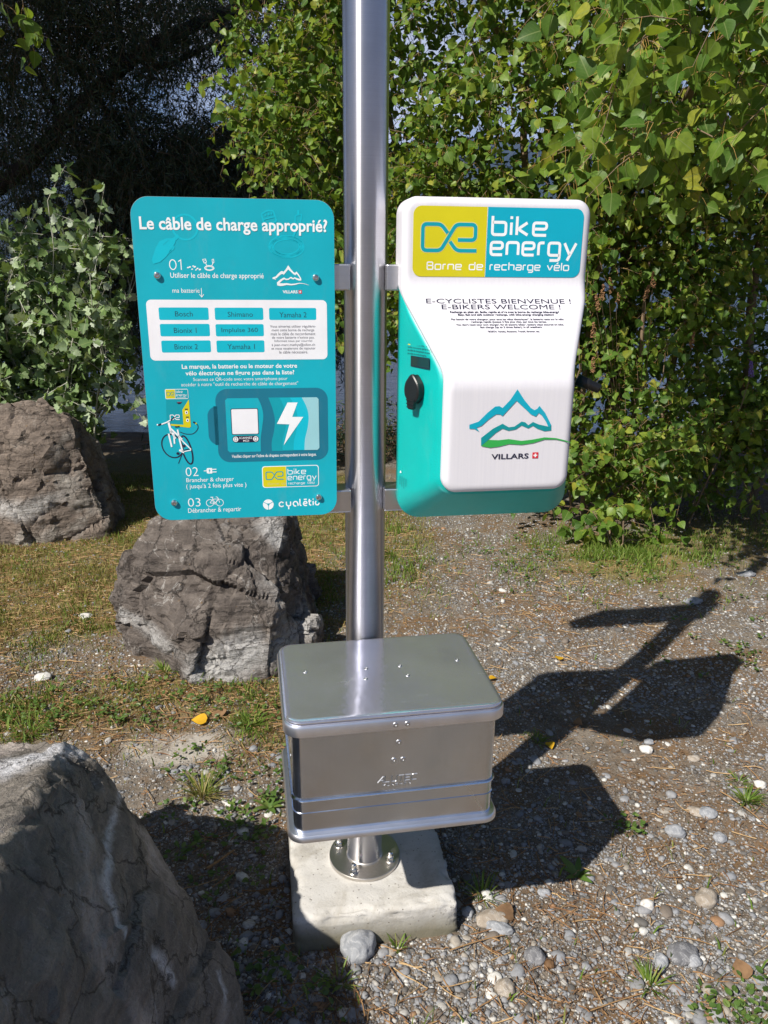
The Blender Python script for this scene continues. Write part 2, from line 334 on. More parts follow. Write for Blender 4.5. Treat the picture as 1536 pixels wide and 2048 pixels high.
def leaf_mat(name, stops, rough, trans, vein=True, spec=.5, glow=(.36, .46, .02)):
    t = NT(name); i = t.island(); uv = t.node('ShaderNodeTexCoord').outputs['UV']
    c = t.ramp(i, stops)
    n = t.noise(t.co(), 60, 4); c = t.mix(t.ramp(n.outputs[0], [(.35, .35), (.6, 0.0)]), c, tuple(x * .6 for x in stops[0][1]))
    if vein:
        s = t.node('ShaderNodeSeparateXYZ', {0: uv}); ax = t.math('ABSOLUTE', s.outputs[0])
        mid = t.ramp(ax, [(.008, .75), (.03, 0.0)])
        side = t.math('FRACT', t.math('MULTIPLY', t.math('SUBTRACT', s.outputs[1], t.math('MULTIPLY', ax, .8)), 6.0))
        sd = t.math('MULTIPLY', t.ramp(side, [(.03, .35), (.09, 0.0)]), t.ramp(ax, [(.30, 1.0), (.45, .2)]))
        c = t.mix(t.math('MAXIMUM', mid, sd), c, (.24, .30, .10))
    t.set(color=c, rough=rough, spec=spec)
    tr = t.node('ShaderNodeBsdfTranslucent', {'Color': t.mix(.5, c, glow, 'MIX')}); mx = t.node('ShaderNodeMixShader', {0: trans})
    t.l.new(t.b.outputs[0], mx.inputs[1]); t.l.new(tr.outputs[0], mx.inputs[2]); t.l.new(mx.outputs[0], t.out.inputs[0]); return t.m
M['poplar_leaf'] = leaf_mat('poplar_leaf', [(0, (.050, .120, .018)), (.3, (.105, .205, .028)), (.65, (.165, .270, .036)), (.9, (.25, .33, .04)), (1, (.40, .38, .05))], .44, .40, True, .36)
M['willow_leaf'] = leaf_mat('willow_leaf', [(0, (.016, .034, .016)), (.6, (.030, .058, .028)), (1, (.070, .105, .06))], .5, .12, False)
M['silver_leaf'] = leaf_mat('silver_leaf', [(0, (.07, .13, .045)), (.35, (.14, .23, .07)), (.6, (.28, .37, .21)), (.8, (.17, .28, .06)), (1, (.58, .64, .53))], .55, .25, True, .3)
M['weed_leaf'] = leaf_mat('weed_leaf', [(0, (.05, .10, .02)), (.6, (.09, .17, .03)), (1, (.16, .22, .05))], .5, .25, False)
M['grass_blade'] = leaf_mat('grass_blade', [(0, (.10, .15, .02)), (.30, (.17, .22, .03)), (.42, (.25, .24, .05)), (.55, (.34, .27, .10)), (.8, (.42, .31, .14)), (1, (.15, .23, .03))], .6, .22, False, .25, (.36, .33, .07))
M['green_blade'] = leaf_mat('green_blade', [(0, (.08, .14, .018)), (.7, (.16, .26, .035)), (1, (.28, .29, .08))], .55, .25, False, .3)
M['straw'] = leaf_mat('straw', [(0, (.17, .08, .035)), (.5, (.34, .20, .09)), (1, (.50, .35, .18))], .7, .1, False, .2, (.40, .24, .10))
M['dead_leaf'] = leaf_mat('dead_leaf', [(0, (.12, .065, .032)), (.5, (.23, .135, .07)), (1, (.34, .21, .12))], .7, .1, False, .2, (.36, .18, .07))
M['yellow_leaf'] = leaf_mat('yellow_leaf', [(0, (.62, .34, .02)), (1, (.70, .42, .03))], .6, .2, False, .2, (.7, .42, .03))
M['petiole'] = plain('petiole', (.46, .28, .07), .5)
M['white_stem'] = plain('white_stem', (.46, .45, .38), .7)
def bark(name, a, b):
    t = NT(name); n = t.noise(t.co(scale=(1, 1, .25)), 40, 6, .65); t.set(color=t.mix(n.outputs[0], a, b), rough=.9, normal=t.bump(n.outputs[0], .6, .01)); return t.m
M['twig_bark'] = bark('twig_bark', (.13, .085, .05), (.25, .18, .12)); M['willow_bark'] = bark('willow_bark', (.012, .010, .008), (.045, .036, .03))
M['purple_flower'] = plain('purple_flower', (.20, .13, .40), .7); M['brown_seed'] = plain('brown_seed', (.25, .13, .06), .9)

# ------------------------------------------------------------------ ground, lake, hills
def vnoise(x, y, s=1.0, seed=0):
    x = np.asarray(x, float) * s + seed * 17.3; y = np.asarray(y, float) * s + seed * 7.7
    xi = np.floor(x).astype(np.int64); yi = np.floor(y).astype(np.int64); fx = x - xi; fy = y - yi
    fx = fx * fx * (3 - 2 * fx); fy = fy * fy * (3 - 2 * fy)
    def h(a, b):
        k = (a * 374761393 + b * 668265263 + seed * 1442695041) & 0xffffffff
        k = ((k ^ (k >> 13)) * 1274126177) & 0xffffffff
        return ((k ^ (k >> 16)) & 0xffff) / 65535.0
    return (h(xi, yi) * (1 - fx) + h(xi + 1, yi) * fx) * (1 - fy) + (h(xi, yi + 1) * (1 - fx) + h(xi + 1, yi + 1) * fx) * fy
def fb(x, y, s, seed=0): return vnoise(x, y, s, seed) * .55 + vnoise(x, y, s * 2.1, seed + 1) * .3 + vnoise(x, y, s * 4.3, seed + 2) * .15
def sstep(a, b, v): t = np.clip((v - a) / (b - a), 0, 1); return t * t * (3 - 2 * t)
def gh(x, y):
    x = np.asarray(x, float); y = np.asarray(y, float)
    z = (fb(x, y, 1.3, 3) - .5) * .05 + (fb(x, y, 6, 9) - .5) * .014
    z = z + .05 * np.exp(-(((x - 1.75) / .7) ** 2 + ((y - 3.9) / .6) ** 2)) - .02 * np.exp(-(((x - 1.15) / .35) ** 2 + ((y - 2.95) / .35) ** 2))
    near = np.exp(-(((x + .0) / .55) ** 2 + ((y - 1.65) / .5) ** 2)); z = z * (1 - .8 * near)
    z = z - .055 * np.clip(y - 6.3, 0, 30) - .25 * sstep(7.6, 9.2, y)
    z = np.where(y > 30, np.minimum(z, -1.8 - .003 * (y - 30)), z)
    return z
def m_turf(x, y):
    n = fb(x, y, 3.5, 21)
    left = sstep(-.05, -.45, x + (n - .5) * .5) * sstep(2.45, 3.1, y + (n - .5) * .9 + .15 * x) * (1 - sstep(5.6, 7.0, y))
    mid = np.exp(-(((x + .35) / .7) ** 2 + ((y - 4.6) / .8) ** 2)) * 1.2
    right = np.exp(-(((x - 1.25) / .5) ** 2 + ((y - 4.0) / .36) ** 2)) * 1.25 + np.exp(-(((x - 2.3) / .8) ** 2 + ((y - 4.5) / .5) ** 2))
    pat = .9 * np.exp(-(((x + .75) / .55) ** 2 + ((y - 2.62) / .22) ** 2)) + .75 * np.exp(-(((x + 1.35) / .3) ** 2 + ((y - 2.45) / .15) ** 2)) + .6 * np.exp(-(((x + .3) / .22) ** 2 + ((y - 2.42) / .2) ** 2))
    v = np.maximum(np.maximum(left, mid), np.maximum(right, pat)); v = v * (1 - .85 * np.exp(-((x - .50 - .16 * (4.6 - y)) / .26) ** 2) * sstep(3.2, 3.6, y))
    return np.clip(v * sstep(.22, .55, n + v * .22), 0, 1)
def m_slab(x, y):
    n = fb(x, y, 7, 31)
    return sstep(.45, .62, np.exp(-((x + .72) / .33) ** 2 - ((y - 2.27) / .13) ** 2) * .8 + (n - .5) * .5)
def m_gravel(x, y):
    n = fb(x, y, 2.2, 41); path = np.exp(-((x - .55 - .25 * (4.2 - y)) / .38) ** 2) * sstep(3.0, 3.4, y)
    lit = sstep(.50, .62, fb(x, y, 3.2, 55))
    return np.clip((1 - .45 * lit) * (1 - .85 * m_turf(x, y)) * (.55 + .75 * sstep(.3, .65, n) + 1.1 * path) * (1 - .75 * m_slab(x, y)), 0, 1)
def axis(lo, hi, step, far):
    a = list(np.arange(lo, hi + 1e-6, step)); d = step; u = hi; l = lo; up = []; dn = []
    while u < far: d *= 1.35; u += d; up.append(u)
    d = step
    while l > -far: d *= 1.35; l -= d; dn.append(l)
    return np.array(dn[::-1] + a + up)
gx = axis(-2.9, 3.4, .03, 4500); gy = axis(.9, 5.2, .03, 4500)
GX, GY = np.meshgrid(gx, gy); nx, ny = len(gx), len(gy)
V = np.stack([GX.ravel(), GY.ravel(), gh(GX.ravel(), GY.ravel())], 1)
ii = (np.arange(ny - 1)[:, None] * nx + np.arange(nx - 1)[None, :]).ravel()
T = np.concatenate([np.stack([ii, ii + 1, ii + nx + 1], 1), np.stack([ii, ii + nx + 1, ii + nx], 1)])
ground = tri_mesh('ground', V, T, [M['ground']], None, smooth=True, attr={'turf': m_turf(V[:, 0], V[:, 1]), 'gravel': m_gravel(V[:, 0], V[:, 1]), 'slab': m_slab(V[:, 0], V[:, 1])})
tag(ground, kind='structure')
lake = mesh_obj('lake_water', [(-5000, 7.4, -.30), (5000, 7.4, -.30), (5000, 5600, -.30), (-5000, 5600, -.30)], [(0, 1, 2, 3)], M['water']); tag(lake, kind='structure')
def ridge(name, y0, hgt, seed, x0, x1, depth):
    n = 220; rows = 14; V = []; xs = np.linspace(x0, x1, n)
    prof = hgt * (.55 + .75 * fb(xs / 1000, xs * 0, .5, seed) + .25 * (fb(xs / 1000, xs * 0, 2.3, seed + 5) - .5) + .10 * (fb(xs / 1000, xs * 0, 9, seed + 8) - .5))
    for r in range(rows):
        t = r / (rows - 1); j = (fb(xs / 400, xs * 0 + r * .35, 1.0, seed + 3) - .5) * hgt * .22 * math.sin(math.pi * t)
        V.append(np.stack([xs, y0 + depth * t + j * 2, -20 + (prof + 20) * t ** .9 + j], 1))
    V.append(np.stack([xs, np.full(n, y0 + depth * 1.6), np.full(n, -20.0)], 1))
    V = np.concatenate(V); rr = rows + 1
    ii = (np.arange(rr - 1)[:, None] * n + np.arange(n - 1)[None, :]).ravel()
    T = np.concatenate([np.stack([ii, ii + 1, ii + n + 1], 1), np.stack([ii, ii + n + 1, ii + n], 1)])
    o = tri_mesh(name, V, T, [M['hill']], None, smooth=True); tag(o, kind='structure'); return o
ridge('hills', 3200, 760, 4, -4600, 4600, 1200)

# ------------------------------------------------------------------ the pole's own frame: x along the boards, y away from the viewer, z up
PHI = .1525; O = Vector((-.0422, 1.6511, 0.0)); ZP = .108
E_ = Vector((math.cos(PHI), math.sin(PHI), 0)); N_ = Vector((math.sin(PHI), -math.cos(PHI), 0))
def fr(u, n, z): return O + E_ * u + N_ * n + Vector((0, 0, z))

# ------------------------------------------------------------------ concrete block
def make_block():
    u0, u1, n0, n1, zb, zt = -.193, .209, -.24, .186, -.14, .099
    bm = bmesh.new(); V, Fc = box_vf(u0, u1, -n1, -n0, zb, zt); vs = [bm.verts.new(v) for v in V]
    for f in Fc: bm.faces.new([vs[i] for i in f])
    bmesh.ops.bevel(bm, geom=bm.edges[:], offset=.012, segments=2, affect='EDGES', profile=.6)
    for _ in range(6):
        long = [e for e in bm.edges if e.calc_length() > .012]
        if not long: break
        bmesh.ops.subdivide_edges(bm, edges=long, cuts=1, use_grid_fill=True)
        if len(bm.verts) > 14000: break
    bmesh.ops.triangulate(bm, faces=bm.faces[:]); bm.normal_update()
    c = Vector(((u0 + u1) / 2, 0, 0))
    for v in bm.verts:
        edge = min(abs(v.co.x - u0), abs(v.co.x - u1)) < .02; top = v.co.z > zt - .02; fr_ = abs(v.co.y + n1) < .02
        k = sum((edge, top, fr_)); a = .0016 + (.009 if k >= 2 else 0)
        q = mnoise.fractal(v.co * 28, .8, 2.1, 4); w = mnoise.fractal(v.co * 9 + Vector((3, 1, 2)), .8, 2, 3)
        v.co -= v.normal * (a * max(0, q + .25) + (.012 * max(0, w - .1) if k >= 2 else 0)) + Vector((0, 0, .004 * w if v.co.z > zt - .01 and k < 2 else 0))
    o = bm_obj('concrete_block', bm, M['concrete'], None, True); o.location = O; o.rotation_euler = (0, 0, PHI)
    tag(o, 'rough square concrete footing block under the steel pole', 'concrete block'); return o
make_block()

# ------------------------------------------------------------------ steel pole
pole = thing('steel_pole', 'tall round brushed stainless steel pole bolted to the concrete block', 'pole', (O.x, O.y, ZP - .010), PHI)
zoff = ZP - .010
PTOP = 2.56
V, Fc = lathe([(.04445, .009), (.04445, PTOP - zoff - .004), (.0425, PTOP - zoff)], 128)
sh = mesh_obj('shaft', V, Fc, M['pole_steel'], pole, True)
V, Fc = lathe([(.0905, 0), (.0915, .001), (.0915, .0085), (.0905, .010)], 96)
pl = mesh_obj('base_plate', V, Fc, M['plate_steel'], pole)
V, Fc = lathe([(.0475, .010), (.0468, .0125), (.0445, .0145)], 64, False); mesh_obj('weld_ring', V, Fc, M['plate_steel'], pole, True)
def acorn_bolt(x, y):
    bm = bmesh.new()
    def add(V, Fc):
        vs = [bm.verts.new(v) for v in V]
        for f in Fc: bm.faces.new([vs[i] for i in f])
    V, Fc = lathe([(.0125, .010), (.0125, .0125), (.012, .013)], 24); add(V, Fc)
    V, Fc = lathe([(.0085, .013), (.0095, .0145), (.0095, .0215), (.0082, .0232)], 6); add(V, Fc)
    V, Fc = lathe([(.0072, .0232), (.0072, .029), (.0064, .0325), (.0042, .0352), (.0015, .0362)], 16); add(V, Fc)
    o = bm_obj('anchor_nut', bm, M['bolt_steel'], pole); o.location = (x, y, 0); return o
a0 = gp(706, 1746, ZP); du = (a0 - O).dot(E_); dn = (a0 - O).dot(N_); ang = math.atan2(-dn, du)
for k in range(4): acorn_bolt(.0715 * math.cos(ang + k * math.pi / 2), .0715 * math.sin(ang + k * math.pi / 2))
for z0 in (.9450, 1.4080):                                # two levels of welded square arms
    for s in (-1, 1):
        x0, x1 = (-.375, -.036) if s < 0 else (.036, .40)
        o = bevel_box('bracket_arm', (x0, x1, -.046, .014, z0 + ZP - zoff, z0 + .0505 + ZP - zoff), M['bracket_steel'], pole, .003, 2)
V, Fc = lathe([(.0449, .0), (.0455, .002), (.0449, .004)], 64, False)

# ------------------------------------------------------------------ flat printing
class Print:
    """printing collected as thin flat shapes in millimetres; fn maps (x, y, layer) to the surface"""
    def __init__(s, fn, mats): s.fn = fn; s.V = []; s.F = []; s.MI = []; s.mats = mats
    def mi(s, m):
        if m not in s.mats: s.mats.append(m)
        return s.mats.index(m)
    def poly(s, pts, m, layer=1):
        b = len(s.V); a = sum(p[0] * q[1] - q[0] * p[1] for p, q in zip(pts, list(pts[1:]) + [pts[0]]))
        if a < 0: pts = list(pts)[::-1]
        s.V += [s.fn(x, y, layer) for x, y in pts]; s.F.append(tuple(range(b, b + len(pts)))); s.MI.append(s.mi(m))
    def rrect(s, x0, y0, x1, y1, r, m, layer=1, n=6): s.poly(rr_pts(x0, y0, x1, y1, r, n), m, layer)
    def ellipse(s, cx, cy, rx, ry, m, layer=1, n=32, rot=0): s.poly(el_pts(cx, cy, rx, ry, n, rot), m, layer)
    def stroke(s, pts, w, m, layer=1, r=0.0, closed=False, crest=0):
        pts = round_path(pts, r, closed) if r > 0 else [Vector((*p, 0)) for p in pts]
        k = len(pts); L = []; Rr = []
        for i, p in enumerate(pts):
            a = pts[i - 1] if (i > 0 or closed) else None; c = pts[(i + 1) % k] if (i < k - 1 or closed) else None
            d0 = (p - a).normalized() if a is not None else None; d1 = (c - p).normalized() if c is not None else None
            if d0 is None: d0 = d1
            if d1 is None: d1 = d0
            t = (d0 + d1)
            t = t.normalized() if t.length > 1e-6 else d0
            nn = Vector((-t.y, t.x, 0)); cs = max(.45, nn.dot(Vector((-d0.y, d0.x, 0))))
            L.append(p + nn * (w / 2 / cs)); Rr.append(p - nn * (w / 2 / cs))
        b = len(s.V)
        for l, q in zip(L, Rr): s.V.append(s.fn(l.x, l.y, layer)); s.V.append(s.fn(q.x, q.y, layer))
        mm = s.mi(m)
        if crest:                                            # embossed: a raised crest along the middle of the stroke
            c0 = len(s.V); s.V += [s.fn(q.x, q.y, layer + crest) for q in pts]
            for i in range(k - 1):
                s.F += [(b + 2 * i, c0 + i, c0 + i + 1, b + 2 * i + 2), (c0 + i, b + 2 * i + 1, b + 2 * i + 3, c0 + i + 1)]; s.MI += [mm, mm]
            return
        for i in range(k if closed else k - 1):
            j = (i + 1) % k; s.F.append((b + 2 * i, b + 2 * i + 1, b + 2 * j + 1, b + 2 * j)); s.MI.append(mm)
    def ring(s, cx, cy, rx, ry, w, m, layer=1, n=36, rot=0): s.stroke(el_pts(cx, cy, rx, ry, n, rot), w, m, layer, 0, True)
    def text(s, txt, x0, y0, x1, y1, m, layer=1, bold=0.0, shear=0.0):
        P, Fc = glyphs(txt, bold, shear); lo = P.min(0); hi = P.max(0)
        P = (P - lo) / (hi - lo) * np.array([x1 - x0, y1 - y0]) + np.array([x0, y0]); b = len(s.V); mm = s.mi(m)
        s.V += [s.fn(x, y, layer) for x, y in P]; s.F += [tuple(b + i for i in f) for f in Fc]; s.MI += [mm] * len(Fc)
    def build(s, name, parent): return mesh_obj(name, s.V, s.F, [M[m] for m in s.mats], parent, False, s.MI)
def rr_pts(x0, y0, x1, y1, r, n=6):
    P = []
    for cx, cy, a in ((x1 - r, y0 + r, -90), (x1 - r, y1 - r, 0), (x0 + r, y1 - r, 90), (x0 + r, y0 + r, 180)):
        P += [(cx + r * math.cos(R(a + 90 * i / n)), cy + r * math.sin(R(a + 90 * i / n))) for i in range(n + 1)]
    return P
def el_pts(cx, cy, rx, ry, n=32, rot=0):
    c, s = math.cos(R(rot)), math.sin(R(rot)); P = []
    for i in range(n):
        a = 2 * math.pi * i / n; x, y = rx * math.cos(a), ry * math.sin(a); P.append((cx + x * c - y * s, cy + x * s + y * c))
    return P
def round_path(pts, r, closed=False, n=4):
    P = [Vector((*p, 0)) for p in pts]; k = len(P); out = []
    for i, p in enumerate(P):
        if not closed and i in (0, k - 1): out.append(p); continue
        a = P[i - 1]; c = P[(i + 1) % k]; d = min(r, (a - p).length * .48, (c - p).length * .48)
        q0 = p + (a - p).normalized() * d; q1 = p + (c - p).normalized() * d
        for j in range(n + 1):
            t = j / n; out.append(q0 * (1 - t) ** 2 + p * 2 * t * (1 - t) + q1 * t * t)
    return out
_gc = {}
def text_mesh(txt, bold=0.0, shear=0.0, extrude=0.0, res=3):
    cu = bpy.data.curves.new('lettering', 'FONT'); cu.body = txt; cu.size = 1; cu.offset = bold; cu.shear = shear; cu.resolution_u = res; cu.extrude = extrude
    cu.fill_mode = 'FRONT' if extrude == 0 else 'BOTH'
    ob = bpy.data.objects.new('lettering', cu); COL.objects.link(ob); dg = bpy.context.evaluated_depsgraph_get(); dg.update()
    me = ob.evaluated_get(dg).to_mesh(); P = np.array([v.co[:] for v in me.vertices]); Fc = [tuple(p.vertices) for p in me.polygons]
    ob.evaluated_get(dg).to_mesh_clear(); bpy.data.objects.remove(ob); bpy.data.curves.remove(cu); return P, Fc
def glyphs(txt, bold, shear):
    k = (txt, bold, shear)
    if k not in _gc: P, Fc = text_mesh(txt, bold, shear); _gc[k] = (P[:, :2], Fc)
    return _gc[k]
# rounded single-line letters of the brand lettering: strokes on an x-height of 1
LET = {'b': ([[(0, 1.5), (0, 0), (.85, 0), (.85, 1), (0, 1)]], .85), 'i': ([[(0, 0), (0, 1)], [(0, 1.28), (0, 1.5)]], .02), 'k': ([[(0, 0), (0, 1.5)], [(.66, 1), (.08, .48), (.70, 0)]], .72),
       'e': ([[(.84, 0), (0, 0), (0, 1), (.84, 1), (.84, .5), (.06, .5)]], .84), 'n': ([[(0, 0), (0, 1), (.84, 1), (.84, 0)]], .84), 'r': ([[(0, 0), (0, 1), (.42, 1)]], .42),
       'g': ([[(.84, 0), (0, 0), (0, 1), (.84, 1), (.84, -.42), (.12, -.42)]], .84), 'y': ([[(0, 1), (.44, .02)], [(.88, 1), (.26, -.42)]], .88), 'o': ([[(.42, 0), (0, 0), (0, 1), (.84, 1), (.84, 0), (.42, 0)]], .84),
       'd': ([[(.84, 1.5), (.84, 0), (0, 0), (0, 1), (.84, 1)]], .84), 'c': ([[(.80, 1), (0, 1), (0, 0), (.80, 0)]], .8), 'h': ([[(0, 0), (0, 1.5)], [(0, 1), (.84, 1), (.84, 0)]], .84),
       'a': ([[(.05, 1), (.84, 1), (.84, 0), (0, 0), (0, .52), (.84, .52)]], .84), 'v': ([[(0, 1), (.42, 0), (.84, 1)]], .84), 'l': ([[(0, 0), (0, 1.5)]], .02), ' ': ([], .55),
       'é': ([[(.84, 0), (0, 0), (0, 1), (.84, 1), (.84, .5), (.06, .5)], [(.34, 1.28), (.62, 1.56)]], .84),
       'B': ([[(0, .76), (.86, .76), (.86, 0), (0, 0), (0, 1.42), (.82, 1.42), (.82, .76)]], .86)}
def brand_text(pr, txt, x0, base, width, xh, w, m, layer, gap=.34):
    tot = sum(LET[c][1] for c in txt) + gap * (len(txt) - 1); sx = width / tot; x = x0
    for c in txt:
        for st in LET[c][0]: pr.stroke([(x + px * sx, base + py * xh) for px, py in st], w, m, layer, r=.24 * xh)
        x += (LET[c][1] + gap) * sx
def loop_logo(pr, x0, y0, x1, y1, w, m, layer, edge=None):
    def q(u, v): return (x0 + u * (x1 - x0), y0 + v * (y1 - y0))
    a = [q(.48, .66), q(.36, .98), q(.04, .98), q(.04, .03), q(.36, .03), q(.62, .98), q(.97, .98), q(.97, .42), q(.66, .42)]
    b = [q(.52, .36), q(.64, .03), q(1.0, .03)]
    for st in (a, b):
        if edge: pr.stroke(st, w * 1.45, edge, layer, r=.16 * (y1 - y0))
        pr.stroke(st, w, m, layer + 1, r=.16 * (y1 - y0))
def brand_plate(pr, x0, y0, x1, y1, xs, lw, layer, outline=None, textm='white_print', sub='white_print', sub2=None, lime='lime', teal='label_teal', thin=None):
    r = .115 * (y1 - y0) * 1.1
    if outline: pr.rrect(x0, y0, x1, y1, r, outline[0], layer); d = outline[1]; x0 += d; y0 += d; x1 -= d; y1 -= d; layer += 1; r -= d * .6
    P = rr_pts(x0, y0, x1, y1, r, 6); h = y1 - y0; wd = x1 - x0
    left = [(min(p[0], xs), p[1]) for p in P if p[0] < xs]; right = [p for p in P if p[0] >= xs]
    pr.poly([(xs - .25, y0)] + [(xs - .25, y1)] + [p for p in P[14:]], lime, layer) ; pr.poly([(xs + .25, y1), (xs + .25, y0)] + P[:14], teal, layer)
    pr.stroke([(xs, y0), (xs, y1)], max(.5, .004 * wd), textm, layer)
    loop_logo(pr, x0 + .042 * wd, y0 + .365 * h, x0 + .37 * wd, y0 + .755 * h, lw * 1.25, 'loop_teal', layer + 1, thin)
    xr = xs; ww = x1 - xs
    brand_text(pr, 'bike', xr + .055 * ww, y0 + .612 * h, .56 * ww, .175 * h, lw, textm, layer + 1)
    brand_text(pr, 'energy', xr + .05 * ww, y0 + .325 * h, .89 * ww, .178 * h, lw, textm, layer + 1)
    brand_text(pr, 'Borne de', x0 + .085 * wd, y0 + .105 * h, .325 * wd, .073 * h, lw * .42, sub2 or sub, layer + 1)
    brand_text(pr, 'recharge vélo', x0 + .455 * wd, y0 + .105 * h, .475 * wd, .073 * h, lw * .42, sub, layer + 1)
def cross_badge(pr, x0, y0, s, layer):
    pr.poly([(x0, y0), (x0 + s, y0), (x0 + s, y0 + s), (x0, y0 + s)], 'red_print', layer); c = s / 2; a = s * .11; b = s * .31
    pr.poly([(x0 + c - b, y0 + c - a), (x0 + c + b, y0 + c - a), (x0 + c + b, y0 + c + a), (x0 + c - b, y0 + c + a)], 'white_print', layer + 1)
    pr.poly([(x0 + c - a, y0 + c - b), (x0 + c + a, y0 + c - b), (x0 + c + a, y0 + c + b), (x0 + c - a, y0 + c + b)], 'white_print', layer + 2)
MT1 = [(173.7, 1167.0), (191.8, 1172.8), (207.9, 1189.1), (222.8, 1201.2), (231.3, 1201.9), (237.7, 1198.2), (251.9, 1213.1), (265.3, 1233.5), (280.3, 1212.7), (294.3, 1197.2), (301.8, 1192.9), (307.3, 1195.6), (311.2, 1201.1), (323.8, 1186.9), (332.1, 1172.8), (337.9, 1162.8), (334.5, 1159.0), (331.7, 1160.1), (326.5, 1170.1), (316.9, 1182.9), (310.8, 1187.2), (305.5, 1180.3), (295.1, 1184.7), (284.4, 1194.6), (264.8, 1211.5), (250.1, 1195.2), (238.6, 1182.4), (233.6, 1185.8), (225.1, 1186.0), (211.4, 1176.6), (197.8, 1164.3), (188.1, 1160.9), (194.1, 1152.7), (184.0, 1158.5), (174.0, 1159.2)]
MT2 = [(198.1, 1140.5), (220.9, 1158.2), (239.5, 1167.6), (252.2, 1160.4), (263.6, 1161.5), (277.4, 1171.0), (284.7, 1169.5), (291.4, 1163.7), (300.5, 1169.7), (312.4, 1164.7), (331.7, 1160.1), (337.9, 1162.8), (338.7, 1152.0), (325.1, 1150.9), (310.1, 1156.3), (301.0, 1162.1), (291.8, 1157.2), (277.9, 1163.2), (266.8, 1155.8), (252.6, 1153.3), (240.0, 1157.8), (227.1, 1149.7), (213.4, 1137.3), (198.9, 1124.4)]
MT3 = [(198.9, 1124.4), (213.5, 1136.5), (233.6, 1135.4), (253.6, 1137.2), (279.9, 1132.9), (302.9, 1135.2), (326.0, 1138.9), (349.5, 1136.9), (370.6, 1131.5), (385.0, 1124.9), (367.8, 1129.9), (349.8, 1134.0), (326.3, 1134.6), (303.4, 1128.0), (280.4, 1125.2), (254.2, 1127.2), (234.3, 1122.6), (217.1, 1120.8)]

# ------------------------------------------------------------------ cable information board (left of the pole)
BW, BH = 377.4, 628.8
board = thing('information_board', 'turquoise French cable information board with a white battery list, left of the steel pole', 'sign', fr(-.4452 + .1887, .052, .9452 + ZP), PHI)
def make_panel():
    P = rr_pts(-.1887, 0, .1887, .6288, .034, 10); n = len(P)
    V = [(x, -.0015, z) for x, z in P] + [(x * .9985, -.002, .3144 + (z - .3144) * .9988) for x, z in P] + [(x, .002, z) for x, z in P]
    Fc = [tuple(range(n, 2 * n)), tuple(reversed(range(2 * n, 3 * n)))]; mi = [0, 1]
    for i in range(n):
        j = (i + 1) % n; Fc += [(n + i, i, j, n + j), (i, 2 * n + i, 2 * n + j, j)]; mi += [1, 1]
    bm = bmesh.new(); vs = [bm.verts.new(v) for v in V]
    for f, m_ in zip(Fc, mi): bm.faces.new([vs[i] for i in f]).material_index = m_
    bmesh.ops.recalc_face_normals(bm, faces=bm.faces[:]); return bm_obj('panel', bm, [M['sign_teal'], M['panel_edge']], board)
make_panel()
def bf(x, y, layer): return ((x - BW / 2) / 1000, -.0021 - .00012 * layer, y / 1000)
p = Print(bf, [])
p.text('Le câble de charge approprié?', 14.8, 564, 364, 594, 'white_print', 4, .022)
p.build('title_lettering', board)
p = Print(bf, [])                                            # magnifying glass and cable, pale drawings behind the title
p.ring(97.2, 576, 23.0, 22.0, 3.6, 'ghost_cyan'); p.stroke([(84.5, 561), (75.5, 553.5)], 6.4, 'ghost_cyan', 2)
p.poly([(32.3, 517.2), (40.9, 538.5), (48.8, 550.5), (61.4, 556.0), (72.3, 556.1), (79.4, 558.8), (78.1, 549.5), (70.8, 537.5), (58.7, 522.7), (46.9, 513.3), (34.3, 509.7)], 'ghost_cyan', 3)
p.stroke([(55, 544), (66, 553)], 1.0, 'sign_teal', 4); p.ellipse(72.6, 538.4, 2.2, 5.2, 'ghost_cyan', 2, 16, -35); p.ellipse(67.2, 533.2, 1.6, 3.4, 'ghost_cyan', 3, 16, -35)
p.build('search_drawing', board); p = Print(bf, [])
for a, b_, r_ in ((33.4, 20.0, 0), (31.0, 18.2, 5), (27.6, 15.4, -5), (24.6, 13.4, 3)): p.ring(285.3, 543.5, a, b_, 2.6, 'ghost_cyan', 1, 40, r_)
p.stroke([(239.7, 601.5), (245.2, 582.2), (267.9, 589.1), (262.4, 607.4), (251, 608.0), (239.7, 601.5)], 3.0, 'ghost_cyan', 2, 3); p.stroke([(243.5, 592), (265.2, 597.5)], 2.2, 'ghost_cyan', 3)
for x, y in ((247, 600), (253.5, 601.5), (258.6, 603)): p.ellipse(x, y, 1.6, 2.4, 'ghost_cyan', 4, 10)
p.stroke([(259.2, 582.5), (268.5, 560.5)], 4.0, 'ghost_cyan', 3); p.stroke([(303.4, 600.2), (315.6, 602.8), (312.0, 580.4), (302.2, 578.9), (303.4, 600.2)], 2.6, 'ghost_cyan', 2, 2); p.stroke([(309.2, 601), (309.6, 610)], 4.4, 'ghost_cyan', 3); p.stroke([(307.2, 580), (298, 561.5)], 4.0, 'ghost_cyan', 3)
p.build('cable_drawing', board)
p = Print(bf, [])
p.ring(70.2, 508.9, 6.0, 8.8, 1.7, 'white_print'); p.stroke([(80.6, 514.8), (85.4, 517.6), (85.4, 499.6)], 1.7, 'white_print'); p.text('Utiliser le câble de charge approprié', 64.1, 482.2, 239.8, 494.6, 'white_print', 1, .006)
p.text('ma batterie', 66.1, 457.8, 116.9, 466.2, 'white_print', 1, .002)
p.stroke([(120.3, 466.5), (120.3, 450.4)], 1.2, 'white_print'); p.stroke([(116.2, 455), (120.3, 449.8), (124.5, 455)], 1.2, 'white_print', 2)
